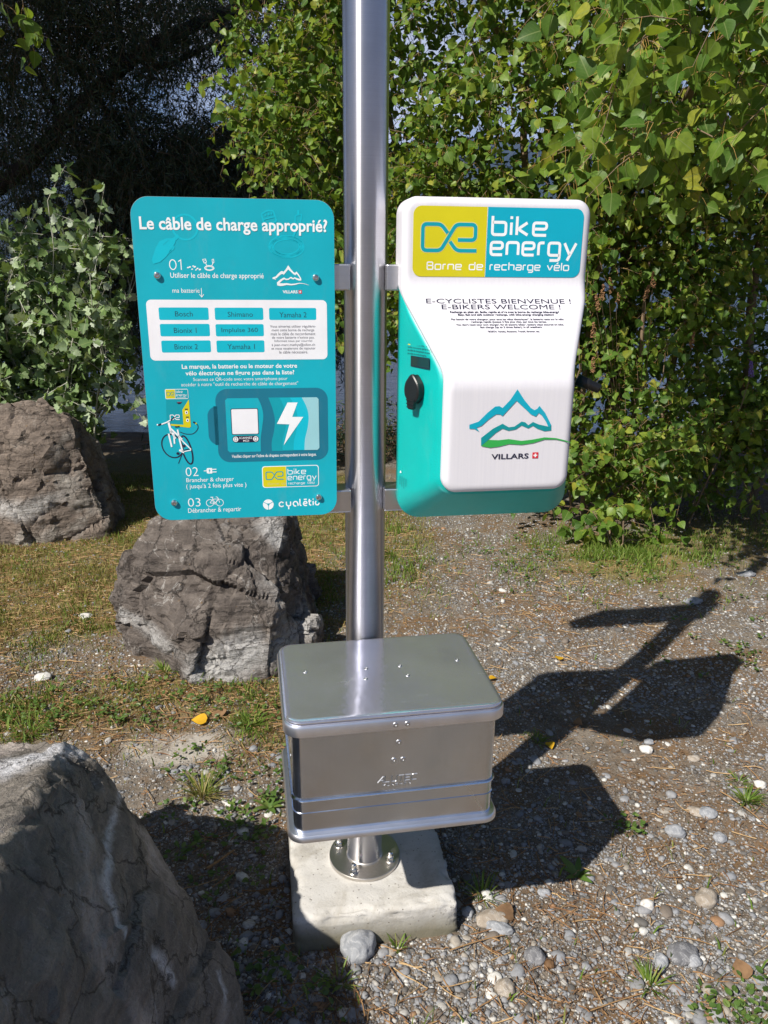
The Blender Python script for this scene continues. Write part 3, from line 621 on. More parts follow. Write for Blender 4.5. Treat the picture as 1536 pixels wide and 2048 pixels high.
for x, y, a in ((98, 504, 1.6), (101.5, 505, 1.7), (105.5, 501, 1.4), (107.5, 506.8, 1.3), (110.5, 505.4, 1.9), (112.6, 499.8, 1.3), (115.5, 502.4, 1.6), (119.8, 500.6, 1.9)): p.ellipse(x, y, a * 1.25, a * .8, 'white_print', 1, 12, 15)
p.ring(137.6, 503.4, 8.6, 4.3, 1.5, 'white_print'); p.ring(137.6, 503.2, 6.6, 3.0, 1.1, 'white_print', 2); p.stroke([(125.8, 518.8), (128.5, 512.2), (133.2, 514.0), (131.5, 519.8), (125.8, 518.8)], 1.1, 'white_print', 1, .6); p.stroke([(127.2, 515.8), (132.4, 517)], .9, 'white_print', 2); p.stroke([(131, 512.6), (134, 507)], 1.2, 'white_print', 3)
p.stroke([(143.5, 519), (146.6, 519.6), (146.8, 513.5), (144.2, 512.5), (143.5, 519)], 1.1, 'white_print', 1, .5); p.stroke([(145.3, 512.6), (142, 507)], 1.2, 'white_print', 3)
p.build('step_lettering', board); p = Print(bf, [])
p.text('La marque, la batterie ou le moteur de votre', 73.6, 310.4, 299.8, 321.8, 'white_print', 1, .020); p.text('vélo électrique ne figure pas dans la liste?', 79.8, 297.4, 293.7, 308.8, 'white_print', 1, .020)
p.text('Scannez ce QR-code avec votre smartphone pour', 94, 287.0, 279.9, 295.2, 'white_print', 1, -.004); p.text('accéder à notre "outil de recherche de câble de chargement"', 70.1, 276.6, 300.9, 285.8, 'white_print', 1, -.004)
p.build('question_lettering', board); p = Print(bf, [])
p.text('02', 66.7, 94, 92.1, 112.8, 'white_print', 1, -.012); p.text('Brancher & charger', 66.8, 78.6, 163.1, 90, 'white_print', 1, .002); p.text("( jusqu'à 2 fois plus vite )", 65.8, 65.2, 188.2, 77.6, 'white_print', 1, .002)
p.stroke([(103.2, 104.4), (109.5, 104.4)], 1.6, 'white_print'); p.poly(rr_pts(108.8, 98.6, 119.8, 110.2, 3.2), 'white_print', 1); p.poly([(116, 98.6), (120.2, 98.6), (120.2, 110.2), (116, 110.2)], 'white_print', 2)
for y in (101.6, 107.2): p.stroke([(120, y), (128.9, y)], 1.9, 'white_print')
p.poly([(115.4, 109), (112.6, 104), (114.6, 104), (113.4, 100), (117.2, 105.2), (115.0, 105.2)], 'sign_teal', 3)
p.build('step_lettering', board); p = Print(bf, [])
p.text('03', 66.9, 28.5, 92.4, 46.6, 'white_print', 1, -.012); p.text('Débrancher & repartir', 66.1, 12.0, 175.3, 24.8, 'white_print', 1, .002)
for x in (111.6, 131.8): p.ring(x, 35.0, 7.4, 7.4, 1.15, 'white_print')
p.stroke([(111.6, 35), (118, 43.2), (130, 43.2), (122.5, 34.0), (111.6, 35)], 1.2, 'white_print', 2); p.stroke([(122.5, 34), (116.3, 47.2)], 1.2, 'white_print', 3); p.stroke([(113.2, 47.4), (119.2, 47.4)], 1.5, 'white_print', 2); p.stroke([(131.8, 35), (128, 47), (124.2, 48.2)], 1.2, 'white_print', 3); p.ring(122.4, 34.2, 2.3, 2.3, .9, 'white_print', 4, 16)
p.build('step_lettering', board)
p = Print(bf, [])                                            # white battery table
p.rrect(15.2, 329.6, 361.2, 444.8, 9.5, 'table_white', 1)
CELLS = [((37.6, 407, 131.3, 430.4), 'Bosch', (67.9, 413.6, 101.1, 423.2)), ((143.1, 407, 236.2, 430.2), 'Shimano', (167.8, 412.9, 216, 422.4)), ((247.6, 406.8, 340, 429.8), 'Yamaha 2', (267.6, 411.8, 320.8, 421.8)),
         ((37.7, 376, 131.7, 399.6), 'Bionix 1', (63.5, 382.4, 106.3, 392.2)), ((143.1, 375.6, 236, 399), 'Implulse 360', (154.2, 381, 224.4, 392)), ((37.9, 345, 131.9, 368), 'Bionix 2', (62.5, 351, 106.9, 361)), ((143.1, 344.4, 236.2, 367.6), 'Yamaha 1', (164.1, 350.6, 217.3, 360.6))]
for c, tx, b_ in CELLS: p.rrect(*c, 3.0, 'cell_cyan', 2); p.text(tx, *b_, 'ink_dark', 3, -.004)
PARA = ['Vous aimeriez utiliser régulière-', 'ment cette borne de recharge', 'mais le câble de raccordement', "de votre batterie n'existe pas.", 'Informez nous par courriel', 'à jean-marc.mathys@ollon.ch', 'et nous essaierons de rajouter', 'le câble nécessaire.']
for i, (tx, wd) in enumerate(zip(PARA, (90, 84, 88, 84, 74.5, 86, 87.5, 57))): y = 391.6 - i * 7.14; p.text(tx, 293.6 - wd / 2, y - (1.2 if i in (0, 1, 3, 5, 6) else .2), 293.6 + wd / 2, y + 5.4, 'ink_navy', 2, .0)
p.build('battery_table', board)
p = Print(bf, [])                                            # battery drawing with the lightning bolt
p.rrect(134.6, 121.4, 360.4, 272.4, 24, 'battery_teal', 1, 10); p.rrect(117.4, 158.5, 150, 238, 20, 'battery_teal', 2, 10)
WL = [(219.1, 253.3), (225.4, 237.5), (228.7, 217.4), (225.2, 191.5), (221.6, 168.3), (221.0, 142.4)]
W0 = [(240.1, 253.8), (247.6, 231.4), (251.7, 208.3), (249.3, 185.1), (243.8, 161.9), (243.8, 142.7)]; W1 = [(262.5, 253.4), (270.3, 236.7), (275.2, 216.5), (272.9, 190.5), (266.8, 167.2), (265.4, 143.6)]
W2 = [(283.6, 253.1), (294.3, 233.4), (297.8, 210.3), (295.6, 187.0), (289.7, 163.7), (288.4, 143.6)]; W3 = [(307.6, 253.0), (317.0, 233.0), (320.7, 212.7), (318.0, 189.5), (312.2, 166.1), (310.7, 143.3)]
def smooth(pts, n=5):
    P = [Vector((*q, 0)) for q in pts]; out = []
    for i in range(len(P) - 1):
        a, b_, c, d = P[max(i - 1, 0)], P[i], P[i + 1], P[min(i + 2, len(P) - 1)]
        for j in range(n): t = j / n; v = .5 * ((2 * b_) + (c - a) * t + (2 * a - 5 * b_ + 4 * c - d) * t * t + (3 * b_ - a - 3 * c + d) * t ** 3); out.append((v.x, v.y))
    return out + [pts[-1]]
p.poly([(158, 253.5), (154, 249.5), (154, 146.2), (158, 142.2)] + smooth(WL)[::-1], 'sign_teal', 3)
END = [(338, 143), (341.8, 147), (341.8, 249), (338, 253)]
for k, (w_, m_) in enumerate(((W0, 'stripe_a'), (W1, 'stripe_b'), (W2, 'stripe_c'), (W3, 'stripe_d'))): p.poly(smooth(w_) + END, m_, 3 + k)
p.poly([(278.5, 243.2), (298.8, 242.9), (287.3, 213.4), (309.8, 212.9), (268.1, 154.5), (281.1, 198.1), (255.6, 199.6)], 'white_print', 7)
p.rrect(163.6, 178.7, 218.6, 232.6, 3.2, 'ink_navy', 4); p.rrect(165.0, 180.1, 217.2, 231.2, 2.2, 'table_white', 5)
p.rrect(164.4, 162.2, 218, 176.4, 6.8, 'ink_navy', 4)
for x in (171, 211.4):
    p.ellipse(x, 169.3, 5.3, 5.6, 'white_print', 5, 24); p.stroke([(x - 2, 166), (x + 2, 166), (x + 2, 172.6), (x - 2, 172.6), (x - 2, 166)], .8, 'ink_navy', 6)
p.text('SCANNEZ', 178, 169.6, 204.7, 174.2, 'white_print', 5, .006); p.text('MOI', 186.1, 163.6, 197.6, 168.0, 'white_print', 5, .006)
p.text("Veuillez cliquer sur l'icône du drapeau correspondant à votre langue.", 161.5, 128.4, 335.3, 137.2, 'white_print', 3, .012)
p.build('battery_drawing', board)
p = Print(bf, [])                                            # bicycle charging picture
p.poly([(38.8, 254), (81.6, 254.4), (82.8, 250.8), (68.9, 232), (69.0, 201), (36.6, 205.6), (37.4, 232)], 'stripe_a', 1); p.rrect(37.8, 253.8, 82.4, 273.6, 2.6, 'white_print', 2)
p.poly([(38.8, 255), (56.4, 255), (56.8, 272.6), (39.2, 272.6)], 'lime', 3); p.poly([(57.2, 255), (81.6, 255), (81.4, 272.6), (57.4, 272.6)], 'loop_teal', 3)
loop_logo(p, 40.2, 260, 55.2, 268, .9, 'loop_teal', 4); brand_text(p, 'bike', 59, 266, 12.6, 3.2, .6, 'white_print', 4); brand_text(p, 'energy', 59, 259.4, 20, 3.2, .6, 'white_print', 4); p.stroke([(60, 256.6), (78, 256.6)], .5, 'white_print', 4)
p.poly([(82.8, 252.6), (68.9, 232), (69.0, 201.5), (45, 203.6), (42.5, 200.8), (80.5, 195.2), (83.2, 197.5)], 'lime', 3)
p.poly([(58, 246.6), (69.6, 248), (66, 244), (62.4, 243.4)], 'ink_navy', 4); p.stroke([(60, 247.4), (68, 247.4)], .5, 'red_print', 5)
for x, y in ((76.6, 226.4), (77.6, 210.4)): p.ellipse(x, y, 2.8, 3.4, 'white_print', 5, 16); p.ellipse(x, y, 1.1, 2.0, 'ink_navy', 6, 12); p.stroke([(x - 2.9, y + 6.6), (x + 2.9, y + 6.6)], 2.2, 'ink_navy', 5)
loop_logo(p, 43.5, 212.2, 62.5, 222.0, 1.5, 'white_print', 4)
p.stroke(smooth([(61.3, 187.0), (69, 183.5), (77, 182.0), (86, 182.6), (93, 187.6), (97.2, 194.6), (96.8, 200.4), (94.4, 203.4)]), 1.5, 'ink_navy', 2); p.stroke([(94.8, 203), (88.6, 207)], 3.4, 'ink_navy', 3); p.stroke([(94.8, 203), (93, 204.2)], 3.4, 'lime', 4)
p.ring(44.0, 158.4, 19.6, 25.0, 2.4, 'ink_navy', 2, 40, 22); p.ring(72.2, 149.4, 9.0, 30.0, 3.0, 'ink_navy', 2, 40, 12)
for st, w_ in (([(40.8, 208), (44, 190), (41.2, 158)], 0), ([(38.6, 184), (42.8, 156.5)], 3.2), ([(48.6, 186), (48.8, 163)], 3.0), ([(40.2, 206.6), (44, 185)], 4.0), ([(43, 195), (64.5, 171.5)], 3.2), ([(43, 190), (51.4, 173.6)], 3.4), ([(56.6, 192), (59.4, 170), (63.6, 146)], 3.0), ([(59.8, 174), (80.6, 150.4)], 2.2), ([(57.4, 150), (66.4, 144.6)], 4.4), ([(64.4, 146), (80.6, 149)], 1.8), ([(26, 203.4), (36, 207.0), (47.6, 213.4)], 2.4)):
    if w_: p.stroke(st, w_, 'white_print', 5)
p.stroke([(40.5, 207), (43, 193)], 3.6, 'white_print', 6); p.stroke([(19, 201.5), (25.8, 204.4)], 2.8, 'ink_navy', 5); p.stroke([(44.6, 211), (52.6, 217.6)], 2.4, 'ink_navy', 6); p.ellipse(18.2, 202.8, 1.5, 1.6, 'white_print', 6, 12); p.stroke([(52, 197.6), (61, 198.4)], 2.2, 'ink_navy', 6)
p.stroke([(64, 146), (53.4, 121.6)], 1.2, 'ink_navy', 4); p.ellipse(54, 142.6, 3.2, 2.8, 'ink_navy', 4, 16); p.ellipse(67.4, 158, 3.0, 2.8, 'ink_navy', 4, 16); p.stroke([(64, 148.8), (79, 152.2)], 1.6, 'ink_navy', 4)
p.build('bicycle_picture', board)
p = Print(bf, [])                                            # white mountain emblem
def tm(pts): return [(256.6 + (x - 173.7) * .2925 * 1.15, 472.2 + (y - 1124.4) * .344) for x, y in pts]
for k, q in enumerate((MT1, MT2, MT3)): p.poly(tm(q), 'white_print', 1 + k)
p.text('VILLARS', 275.4, 457.4, 304.3, 463.2, 'white_print', 1, .03); cross_badge(p, 306.2, 457.0, 6.4, 1); p.build('mountain_emblem', board)
p = Print(bf, []); brand_plate(p, 221.6, 64.0, 339.6, 110.6, 271.4, 1.55, 1, ('white_print', 1.5), lime='lime', teal='sign_teal', sub2='lime_dim'); p.build('charging_emblem', board)
p = Print(bf, [])                                            # round emblem and its rounded lettering
p.ellipse(232, 27.2, 11.2, 11.4, 'white_print', 1, 40)
for a in (90, 210, 330): p.stroke([(232, 27.2), (232 + 12 * math.cos(R(a + 60)), 27.2 + 12 * math.sin(R(a + 60)))], 1.2, 'sign_teal', 2)
p.poly([(232 + 4.2 * math.cos(R(a)), 27.6 + 4.2 * math.sin(R(a))) for a in (30, 150, 270)], 'sign_teal', 3)
CY = [[(264.0, 29.5), (259.5, 32), (255, 29), (255, 23.5), (259.5, 21), (264, 23)], [(270, 32), (270, 25), (273.5, 22), (278.8, 23.5), (278.8, 32)], [(274.6, 22.4), (274.6, 15)], [(294.5, 22), (294.5, 27), (291.5, 31.5), (286.5, 31.5), (284, 27), (286.5, 21.6), (290.5, 21.6)], [(298.6, 37), (298.6, 23.5), (301.6, 21.6)], [(313.4, 22), (308.5, 21.8), (305.6, 25.5), (307.8, 31.0), (312, 31.2), (313.8, 26.8), (306.5, 26.4)], [(307, 35.6), (313.2, 35.6)], [(318.6, 36), (318.6, 24), (322.4, 21.8)], [(316.2, 31.5), (322.6, 31.5)], [(326.6, 22), (326.6, 31.6)], [(326.6, 34.6), (326.6, 36.6)], [(333, 31.2), (330.8, 27), (333, 22.6), (337.4, 22.4), (339.6, 26.6)]]
for k, st in enumerate(CY): p.stroke([(x, y + .2) for x, y in st], 2.5, 'white_print', 1 + k % 2, 1.6)
p.build('round_emblem', board)
def screw(parent, x, z, y):
    bm = bmesh.new()
    V, Fc = lathe([(.0062, 0), (.0066, .0008), (.0066, .0040), (.0052, .0058), (.0032, .0064), (.0030, .0064), (.0030, .0040), (.0006, .0038)], 28)
    vs = [bm.verts.new(v) for v in V]
    for f in Fc: bm.faces.new([vs[i] for i in f])
    o = bm_obj('screw', bm, M['bolt_steel'], parent, False); o.rotation_euler = (R(90), 0, 0); o.location = (x, y, z); return o
for x, y in ((40.2, 489.2), (340.2, 487.0), (39.5, 38.2), (338.7, 40.3)): screw(board, (x - BW / 2) / 1000, y / 1000, -.0021)

# ------------------------------------------------------------------ charging station (right of the pole)
UC = .2485
station = thing('charging_station', 'white and teal bicycle charging station cabinet mounted right of the steel pole', 'charging station', fr(UC, .0, .935 + ZP), PHI)
UL, UR, FL, FR_ = .0600, .4375, .1255, .3835
ZT, ZB, Z1, Z2 = 1.5825, 1.0295, 1.418, 1.252
NT_, NB_ = .090, .213
def nprof(z, r=.020):                                        # depth of the cover's face at height z, with soft bends
    def lin(q): return NT_ if q > Z1 else (NB_ if q < Z2 else NT_ + (Z1 - q) / (Z1 - Z2) * (NB_ - NT_))
    k = 9; return sum(lin(z + r * (i / (k - 1) * 2 - 1)) for i in range(k)) / k
def arc(c, r, a0, a1, n): return [(c[0] + r * math.cos(R(a0 + (a1 - a0) * i / n)), c[1] + r * math.sin(R(a0 + (a1 - a0) * i / n))) for i in range(n + 1)]
ZL1, ZL2 = 1.400, 1.262                                      # where the side edge starts and stops running inwards
def fr_edge(z, full, inn, off=0.0):                          # side edge position with rounded bends
    s = 0
    for i in range(9):
        q = z + .016 * (i / 8 * 2 - 1); s += full if q > ZL1 else (inn if q < ZL2 else full + (ZL1 - q) / (ZL1 - ZL2) * (inn - full))
    return s / 9
def outline(off, zt, zb, rt, rb, back=False, n_side=46):
    """closed outline (u, z), same number of points for every call"""
    L = lambda z: (UL if back else fr_edge(z, UL, FL)) - off; Rr = lambda z: (UR if back else fr_edge(z, UR, FR_)) + off
    P = []
    P += arc((L(zt) + rt, zt - rt), rt, 180, 90, 10); P += arc((Rr(zt) - rt, zt - rt), rt, 90, 0, 10)
    zs = [zt - rt + (zb + rb - zt + rt) * i / n_side for i in range(1, n_side)]; P += [(Rr(z), z) for z in zs]
    P += arc((Rr(zb + rb) - rb, zb + rb), rb, 0, -90, 12); P += arc((L(zb + rb) + rb, zb + rb), rb, -90, -180, 12)
    P += [(L(z), z) for z in zs[::-1]]; return P
def Lc(u, n, z): return (u - UC, -n, z - .935)
def make_cover():
    OUT = outline(0, ZT, ZB, .030, .030); A = np.array(OUT); rho = .016
    segA = A; segB = np.roll(A, -1, 0)
    def dist(u, z):
        pnt = np.array([u, z]); d = segB - segA; t = np.clip(((pnt - segA) * d).sum(1) / np.maximum((d * d).sum(1), 1e-12), 0, 1)
        return np.sqrt((((segA + d * t[:, None]) - pnt) ** 2).sum(1).min())
    rt = rb = .030
    zz = []
    for i in range(15): zz.append(ZB + rb * (1 - math.cos(math.pi / 2 * i / 14)))
    zz += list(np.linspace(ZB + rb, ZT - rt, 90)[1:-1])
    for i in range(15): zz.append(ZT - rt + rt * math.sin(math.pi / 2 * i / 14))
    tt = [0] + [(.5 - .5 * math.cos(math.pi * (i / 40))) * .14 * 0 + 0 for i in range(0)]
    edge = [0, .0008, .0022, .0045, .0075, .011, .0145, .018]
    V = []; m = 2 * len(edge) + 9
    for z in zz:
        zc = min(max(z, ZB + rb), ZT - rt); l, r = fr_edge(zc, UL, FL), fr_edge(zc, UR, FR_)
        if z < ZB + rb: d = rb - math.sqrt(max(0, rb * rb - (ZB + rb - z) ** 2)); l += d; r -= d
        if z > ZT - rt: d = rt - math.sqrt(max(0, rt * rt - (z - ZT + rt) ** 2)); l += d; r -= d
        us = [l + e for e in edge] + list(np.linspace(l + .018, r - .018, 11)[1:-1]) + [r - e for e in edge[::-1]]
        for u in us:
            s = dist(u, z); q = max(0, rho - s); n = nprof(z) - (rho - math.sqrt(max(0, rho * rho - q * q))) * .85
            V.append(Lc(u, n, z))
    nr = len(zz); Fc = [(i * m + j, i * m + j + 1, (i + 1) * m + j + 1, (i + 1) * m + j) for i in range(nr - 1) for j in range(m - 1)]
    bnd = [j for j in range(m)] + [i * m + m - 1 for i in range(1, nr)] + [(nr - 1) * m + j for j in range(m - 2, -1, -1)] + [i * m for i in range(nr - 2, 0, -1)]
    b = len(V); k = len(bnd)
    for i in bnd: x, y, z = V[i]; V.append((x, y + .010 + .052 * min(1, max(0, (z + .935 - 1.395) / .05)), z))
    for i in range(k): j = (i + 1) % k; Fc.append((bnd[j], bnd[i], b + i, b + j))
    return mesh_obj('front_cover', V, Fc, M['cover_white'], station, True)
make_cover()
def make_housing():
    k = None; rings = []
    bo = outline(-.0015, ZT - .006, .936, .030, .048, True); fo = [(u + (.0085 if u < UC else -.0085) * min(1, max(0, (z - 1.36) / .05)), z) for u, z in outline(.006, ZT - .008, 1.0215, .028, .036)]; fi = outline(-.006, ZT - .008, 1.034, .026, .03)
    rings.append([(u, .044, z) for u, z in bo]); rings.append([(u, min(.066, nprof(z) - .034), z) for u, z in bo])
    mid = [(.985 * a[0] + .015 * b[0], min(.0705, nprof(a[1]) - .031), .985 * a[1] + .015 * b[1]) for a, b in zip(bo, fo)]; rings.append(mid)
    def fn(z): return nprof(min(max(z, ZB), ZT))
    f1 = [(u, fn(z) - .0285, z) for u, z in fo]; rings.append([tuple(.04 * np.array(m_) + .96 * np.array(f_)) for m_, f_ in zip(mid, f1)]); rings.append([(u + (UC - u) * .008, n + .0035, z) for u, n, z in f1])
    rings.append([(u, fn(z) - .024, z) for u, z in fi])
    V = [Lc(*q) for r in rings for q in r]; n = len(rings[0]); Fc = []
    for i in range(len(rings) - 1):
        for j in range(n): q = (j + 1) % n; Fc.append((i * n + j, (i + 1) * n + j, (i + 1) * n + q, i * n + q))
    Fc.append(tuple(range(n))); o = mesh_obj('housing', V, Fc, M['housing_teal'], station, True)
    bm = bmesh.new(); bm.from_mesh(o.data); bmesh.ops.recalc_face_normals(bm, faces=bm.faces[:]); bm.to_mesh(o.data); bm.free(); return o
make_housing()
def cf(x, y, layer):                                         # on the cover: x, y in mm
    u, z = x / 1000, y / 1000; return Lc(u, nprof(z) + .0006 + .00025 * layer, z)
p = Print(cf, []); brand_plate(p, 80.0, 1436.4, 420.2, 1565.2, 225.2, 5.4, 1, None, thin='lime_dim'); p.build('brand_panel', station)
p = Print(cf, [])
CT = [('E-CYCLISTES BIENVENUE !', 104.4, 1387.2, 398.5, 1395.6, .0), ('E-BIKERS WELCOME !', 133.9, 1376.6, 374.9, 1385.0, .0), ('Recharge en plein air, facile, rapide et sûre avec la borne de recharge bike-energy!', 149.1, 1368.6, 370.3, 1373.4, .035), ('Easy, fast and safe outdoor recharge, with bike-energy charging station!', 164.2, 1364.0, 358.6, 1368.4, .035),
      ("Pas besoin de votre chargeur, pour tous les vélos électriques*, la batterie reste sur le vélo,", 149.8, 1355.8, 378, 1360.1, .025), ('recharge rapide (jusque 2 fois plus vite), par tous les temps.', 189.1, 1351.2, 341.4, 1355.4, .025), ("You don't need your own charger, for all electric bikes*, battery stays secured on bike,", 157.7, 1346.1, 375.7, 1350.4, .025), ('fast charge (up to 2 times faster), in all weathers.', 205, 1341.5, 330.4, 1345.8, .025), ('*BOSCH, Yamaha, Panasonic, TranzX, Stromer, etc.', 218.1, 1334.4, 323.7, 1338.0, .03)]
for tx, a, b_, c, d, bo in CT: p.text(tx, a, b_, c, d, 'ink_navy', 1, bo)
p.build('welcome_lettering', station)
p = Print(cf, []); p.poly(MT2, 'sea_print', 1); p.poly(MT1, 'label_teal', 2); p.poly(MT3, 'green_print', 3)
p.text('VILLARS', 220.6, 1097.2, 296.2, 1107.8, 'ink_navy', 1, .02); cross_badge(p, 303.8, 1097.2, 12.0, 1); p.build('mountain_emblem', station)
# left chamfer: display, socket cap, warning note
CA, CB = Vector((UL, .068, 0)), Vector((FL - .006, NB_ - .0285, 0)); CD_ = (CB - CA).normalized(); CL = (CB - CA).length
CN = Vector((-CD_.y, CD_.x, 0)); CN = CN if CN.x < 0 else -CN
def ch(s, z, h): q = CA + CD_ * s + CN * h; return Lc(q.x, q.y, z)     # s along the chamfer, h out of it
def chx(u): return (u - CA.x) / CD_.x
def chf(x, y, layer): return ch(x / 1000, y / 1000, .0006 + .0002 * layer)
p = Print(chf, []); s0, s1 = chx(.0782) * 1000, chx(.1053) * 1000; p.rrect(s0, 1265.6, s1, 1286.6, .8, 'ink_navy', 1); p.rrect(s0 + 1.2, 1267, s1 - 1.2, 1285.4, .5, 'lcd', 2); p.stroke([(s0 + 24, 1266), (s0 + 24, 1286)], .8, 'ink_navy', 3); p.build('display', station)
p = Print(chf, []); s0 = chx(.0735) * 1000
p.poly([(s0, 1306.6), (s0 + 8.5, 1306.6), (s0 + 4.2, 1314.4)], 'lime', 1); p.stroke([(s0 + 4.2, 1312), (s0 + 4.2, 1309)], .9, 'ink_navy', 2)
for i, (tx, a, b_) in enumerate((('Avant toute utilisation,', 14, 62), ('veuillez vous assurer que les fiches', 0, 72), ('du câble de chargement ne sont', 0, 70), ('pas sales ou endommagées.', 0, 60))): y = 1306.8 - i * 6.0; p.text(tx, s0 + a, y - 1.2, s0 + b_, y + 3.8, 'ink_dark', 1, .004)
p.build('warning_lettering', station); p = Print(chf, []); s0 = chx(.0635) * 1000
p.poly([(s0 + 2, 1040), (s0 + 8, 1040), (s0 + 5, 1046)], 'white_print', 1)
for i in range(4): p.stroke([(s0 + 3 + i * 7, 1034 - i), (s0 + 3 + i * 7, 1014 - (i % 3) * 3)], 1.1, 'ink_dark', 1)
p.build('service_marks', station)
def make_cap():
    sc_, zc = chx(.0885), 1.2205; n = 40; prof = []
    for i in range(n):
        a = 2 * math.pi * i / n; x, y = .0225 * math.cos(a), .0265 * math.sin(a)
        if y > .018: x *= 1 - .42 * (y - .018) / .011; y += .006 * max(0, (y - .018) / .011)
        if y < -.012: x *= 1 - .28 * (-y - .012) / .017
        prof.append((x, y))
    V = []; Fc = []
    for h, k in ((.0004, 1.0), (.009, 1.0), (.0095, 1.04), (.0145, 1.04), (.0165, .96), (.0172, .80)): V += [ch(sc_ + x * k, zc + y * k, h) for x, y in prof]
    for i in range(5):
        for j in range(n): q = (j + 1) % n; Fc.append((i * n + j, i * n + q, (i + 1) * n + q, (i + 1) * n + j))
    Fc.append(tuple(range(5 * n, 6 * n)))
    def bar(s, z, w, hgt, h0, h1):
        b = len(V); 
        for h in (h0, h1):
            for a, c in ((-1, -1), (1, -1), (1, 1), (-1, 1)): V.append(ch(s + a * w / 2, z + c * hgt / 2, h))
        for f in ((4, 5, 6, 7), (0, 1, 5, 4), (1, 2, 6, 5), (2, 3, 7, 6), (3, 0, 4, 7)): Fc.append(tuple(b + i for i in f))
    tab = [(-.0125, -.016), (.0125, -.016), (.010, -.034), (.006, -.037), (-.006, -.037), (-.010, -.034)]; b = len(V)
    for h in (.0115, .0174): V.extend([ch(sc_ + x, zc + y, h) for x, y in tab])
    Fc.append(tuple(range(b + 6, b + 12))); Fc.append(tuple(reversed(range(b, b + 6))))
    for j in range(6): q = (j + 1) % 6; Fc.append((b + j, b + q, b + 6 + q, b + 6 + j))
    for k in range(3): bar(sc_, zc - .019 - k * .007, .024 - k * .002, .0020, .0168, .0192)
    o = mesh_obj('socket_cap', V, Fc, M['black_plastic'], station, False)
    bm = bmesh.new(); bm.from_mesh(o.data); bmesh.ops.recalc_face_normals(bm, faces=bm.faces[:]); bm.to_mesh(o.data); bm.free()
    p2 = Print(lambda x, y, l: ch(x / 1000, y / 1000, .0228), []); p2.ring(sc_ * 1000, zc * 1000 + 31, 4.2, 3.0, 1.4, 'white_print', 1, 16)
make_cap()
bm = bmesh.new(); V, Fc = lathe([(.012, 0), (.012, .025), (.010, .028), (.010, .046), (.0085, .050)], 20); vs = [bm.verts.new(v) for v in V]
for f in Fc: bm.faces.new([vs[i] for i in f])
plug = bm_obj('cable_plug', bm, M['black_plastic'], station, True); plug.rotation_euler = (R(18), R(112), 0); plug.location = Lc(.420, .125, 1.238)

# ------------------------------------------------------------------ aluminium storage box in front of the pole
PB = .1751; EB = Vector((math.cos(PB), math.sin(PB), 0)); NB = Vector((math.sin(PB), -math.cos(PB), 0))
bc = O + EB * .0095 + NB * (.3702 - .3261 / 2) + Vector((0, 0, .3655 + ZP))
abox = thing('storage_box', 'closed aluminium storage box with a riveted lid fixed in front of the pole', 'storage box', bc, PB)
HW, HD, CRR = .2168, .16305, .034
def box_rings(prof, n=9):
    V = []; N = None
    for off, z, in prof:
        r = max(.004, CRR + off); P = rr_pts(-HW - off, -HD - off, HW + off, HD + off, r, n); N = len(P); V += [(x, y, z) for x, y in P]
    Fc = []
    for i in range(len(prof) - 1):
        for j in range(N): q = (j + 1) % N; Fc.append((i * N + j, i * N + q, (i + 1) * N + q, (i + 1) * N + j))
    Fc.append(tuple(reversed(range(N)))); Fc.append(tuple(range((len(prof) - 1) * N, len(prof) * N))); return V, Fc
zb = .3655
def bring(name, prof, mat, parent, sm=True):
    V, Fc = box_rings([(o, z - zb) for o, z in prof]); o = mesh_obj(name, V, Fc, mat, parent, sm)
    o.data.set_sharp_from_angle(angle=R(38)) ; return o
bring('body', [(-.013, .3700), (-.013, .4285), (-.0115, .4298), (-.013, .4311), (-.013, .4560), (-.0095, .4578), (-.0085, .4600), (-.0095, .4622), (-.013, .4640), (-.013, .611)], M['box_alu'], abox)
bring('bottom_rim', [(-.018, .3655), (-.006, .3657), (-.001, .3685), (-.001, .3770), (-.0045, .3815), (-.0125, .3830)], M['rim_alu'], abox)
lid = bring('lid', [(-.012, .6345), (-.0045, .6349), (-.003, .6362), (-.003, .6385), (-.0055, .6407), (-.010, .6419), (-.016, .6421)], M['lid_alu'], abox)
bring('rim_band', [(-.012, .6080), (-.001, .6086), (.0015, .6105), (.0015, .6290), (-.0005, .6325), (-.006, .6340)], M['rim_alu'], abox)
def rivet(parent, x, y, z, axis, r=.0055):
    V, Fc = lathe([(r, 0), (r * .97, .0006), (r * .75, .0014), (r * .42, .0018), (r * .36, .0017), (r * .30, .0008), (r * .1, .0006)], 20)
    o = mesh_obj('rivet', V, Fc, M['rivet'], parent, True); o.location = (x, y, z)
    o.rotation_euler = {'up': (0, 0, 0), 'front': (R(90), 0, 0), 'left': (0, R(-90), 0)}[axis]; return o
LIDP = [(-.1537, .1813), (-.0253, .187), (-.0327, .2286), (.0474, .1867), (.0558, .2285), (.175, .1804)]
for u, n in LIDP:
    q = O + E_ * 0 + EB * u + NB * n - bc; rivet(lid, q.dot(EB), -q.dot(NB), .6421 - zb, 'up', .0046)
yf = -HD - .0015
for u in (.0032, .0263): rivet(abox, u - .0095, yf, .6215 - zb, 'front', .0056)
for u, z in ((.0129, .5726), (.0038, .5327), (.0219, .5325)): rivet(abox, u - .0095, -HD + .013, z - zb, 'front', .0056)
for y, z in ((-.10, .585), (-.10, .53), (.06, .55), (.02, .55)): rivet(abox, -HW + .013, y, z - zb, 'left', .005)
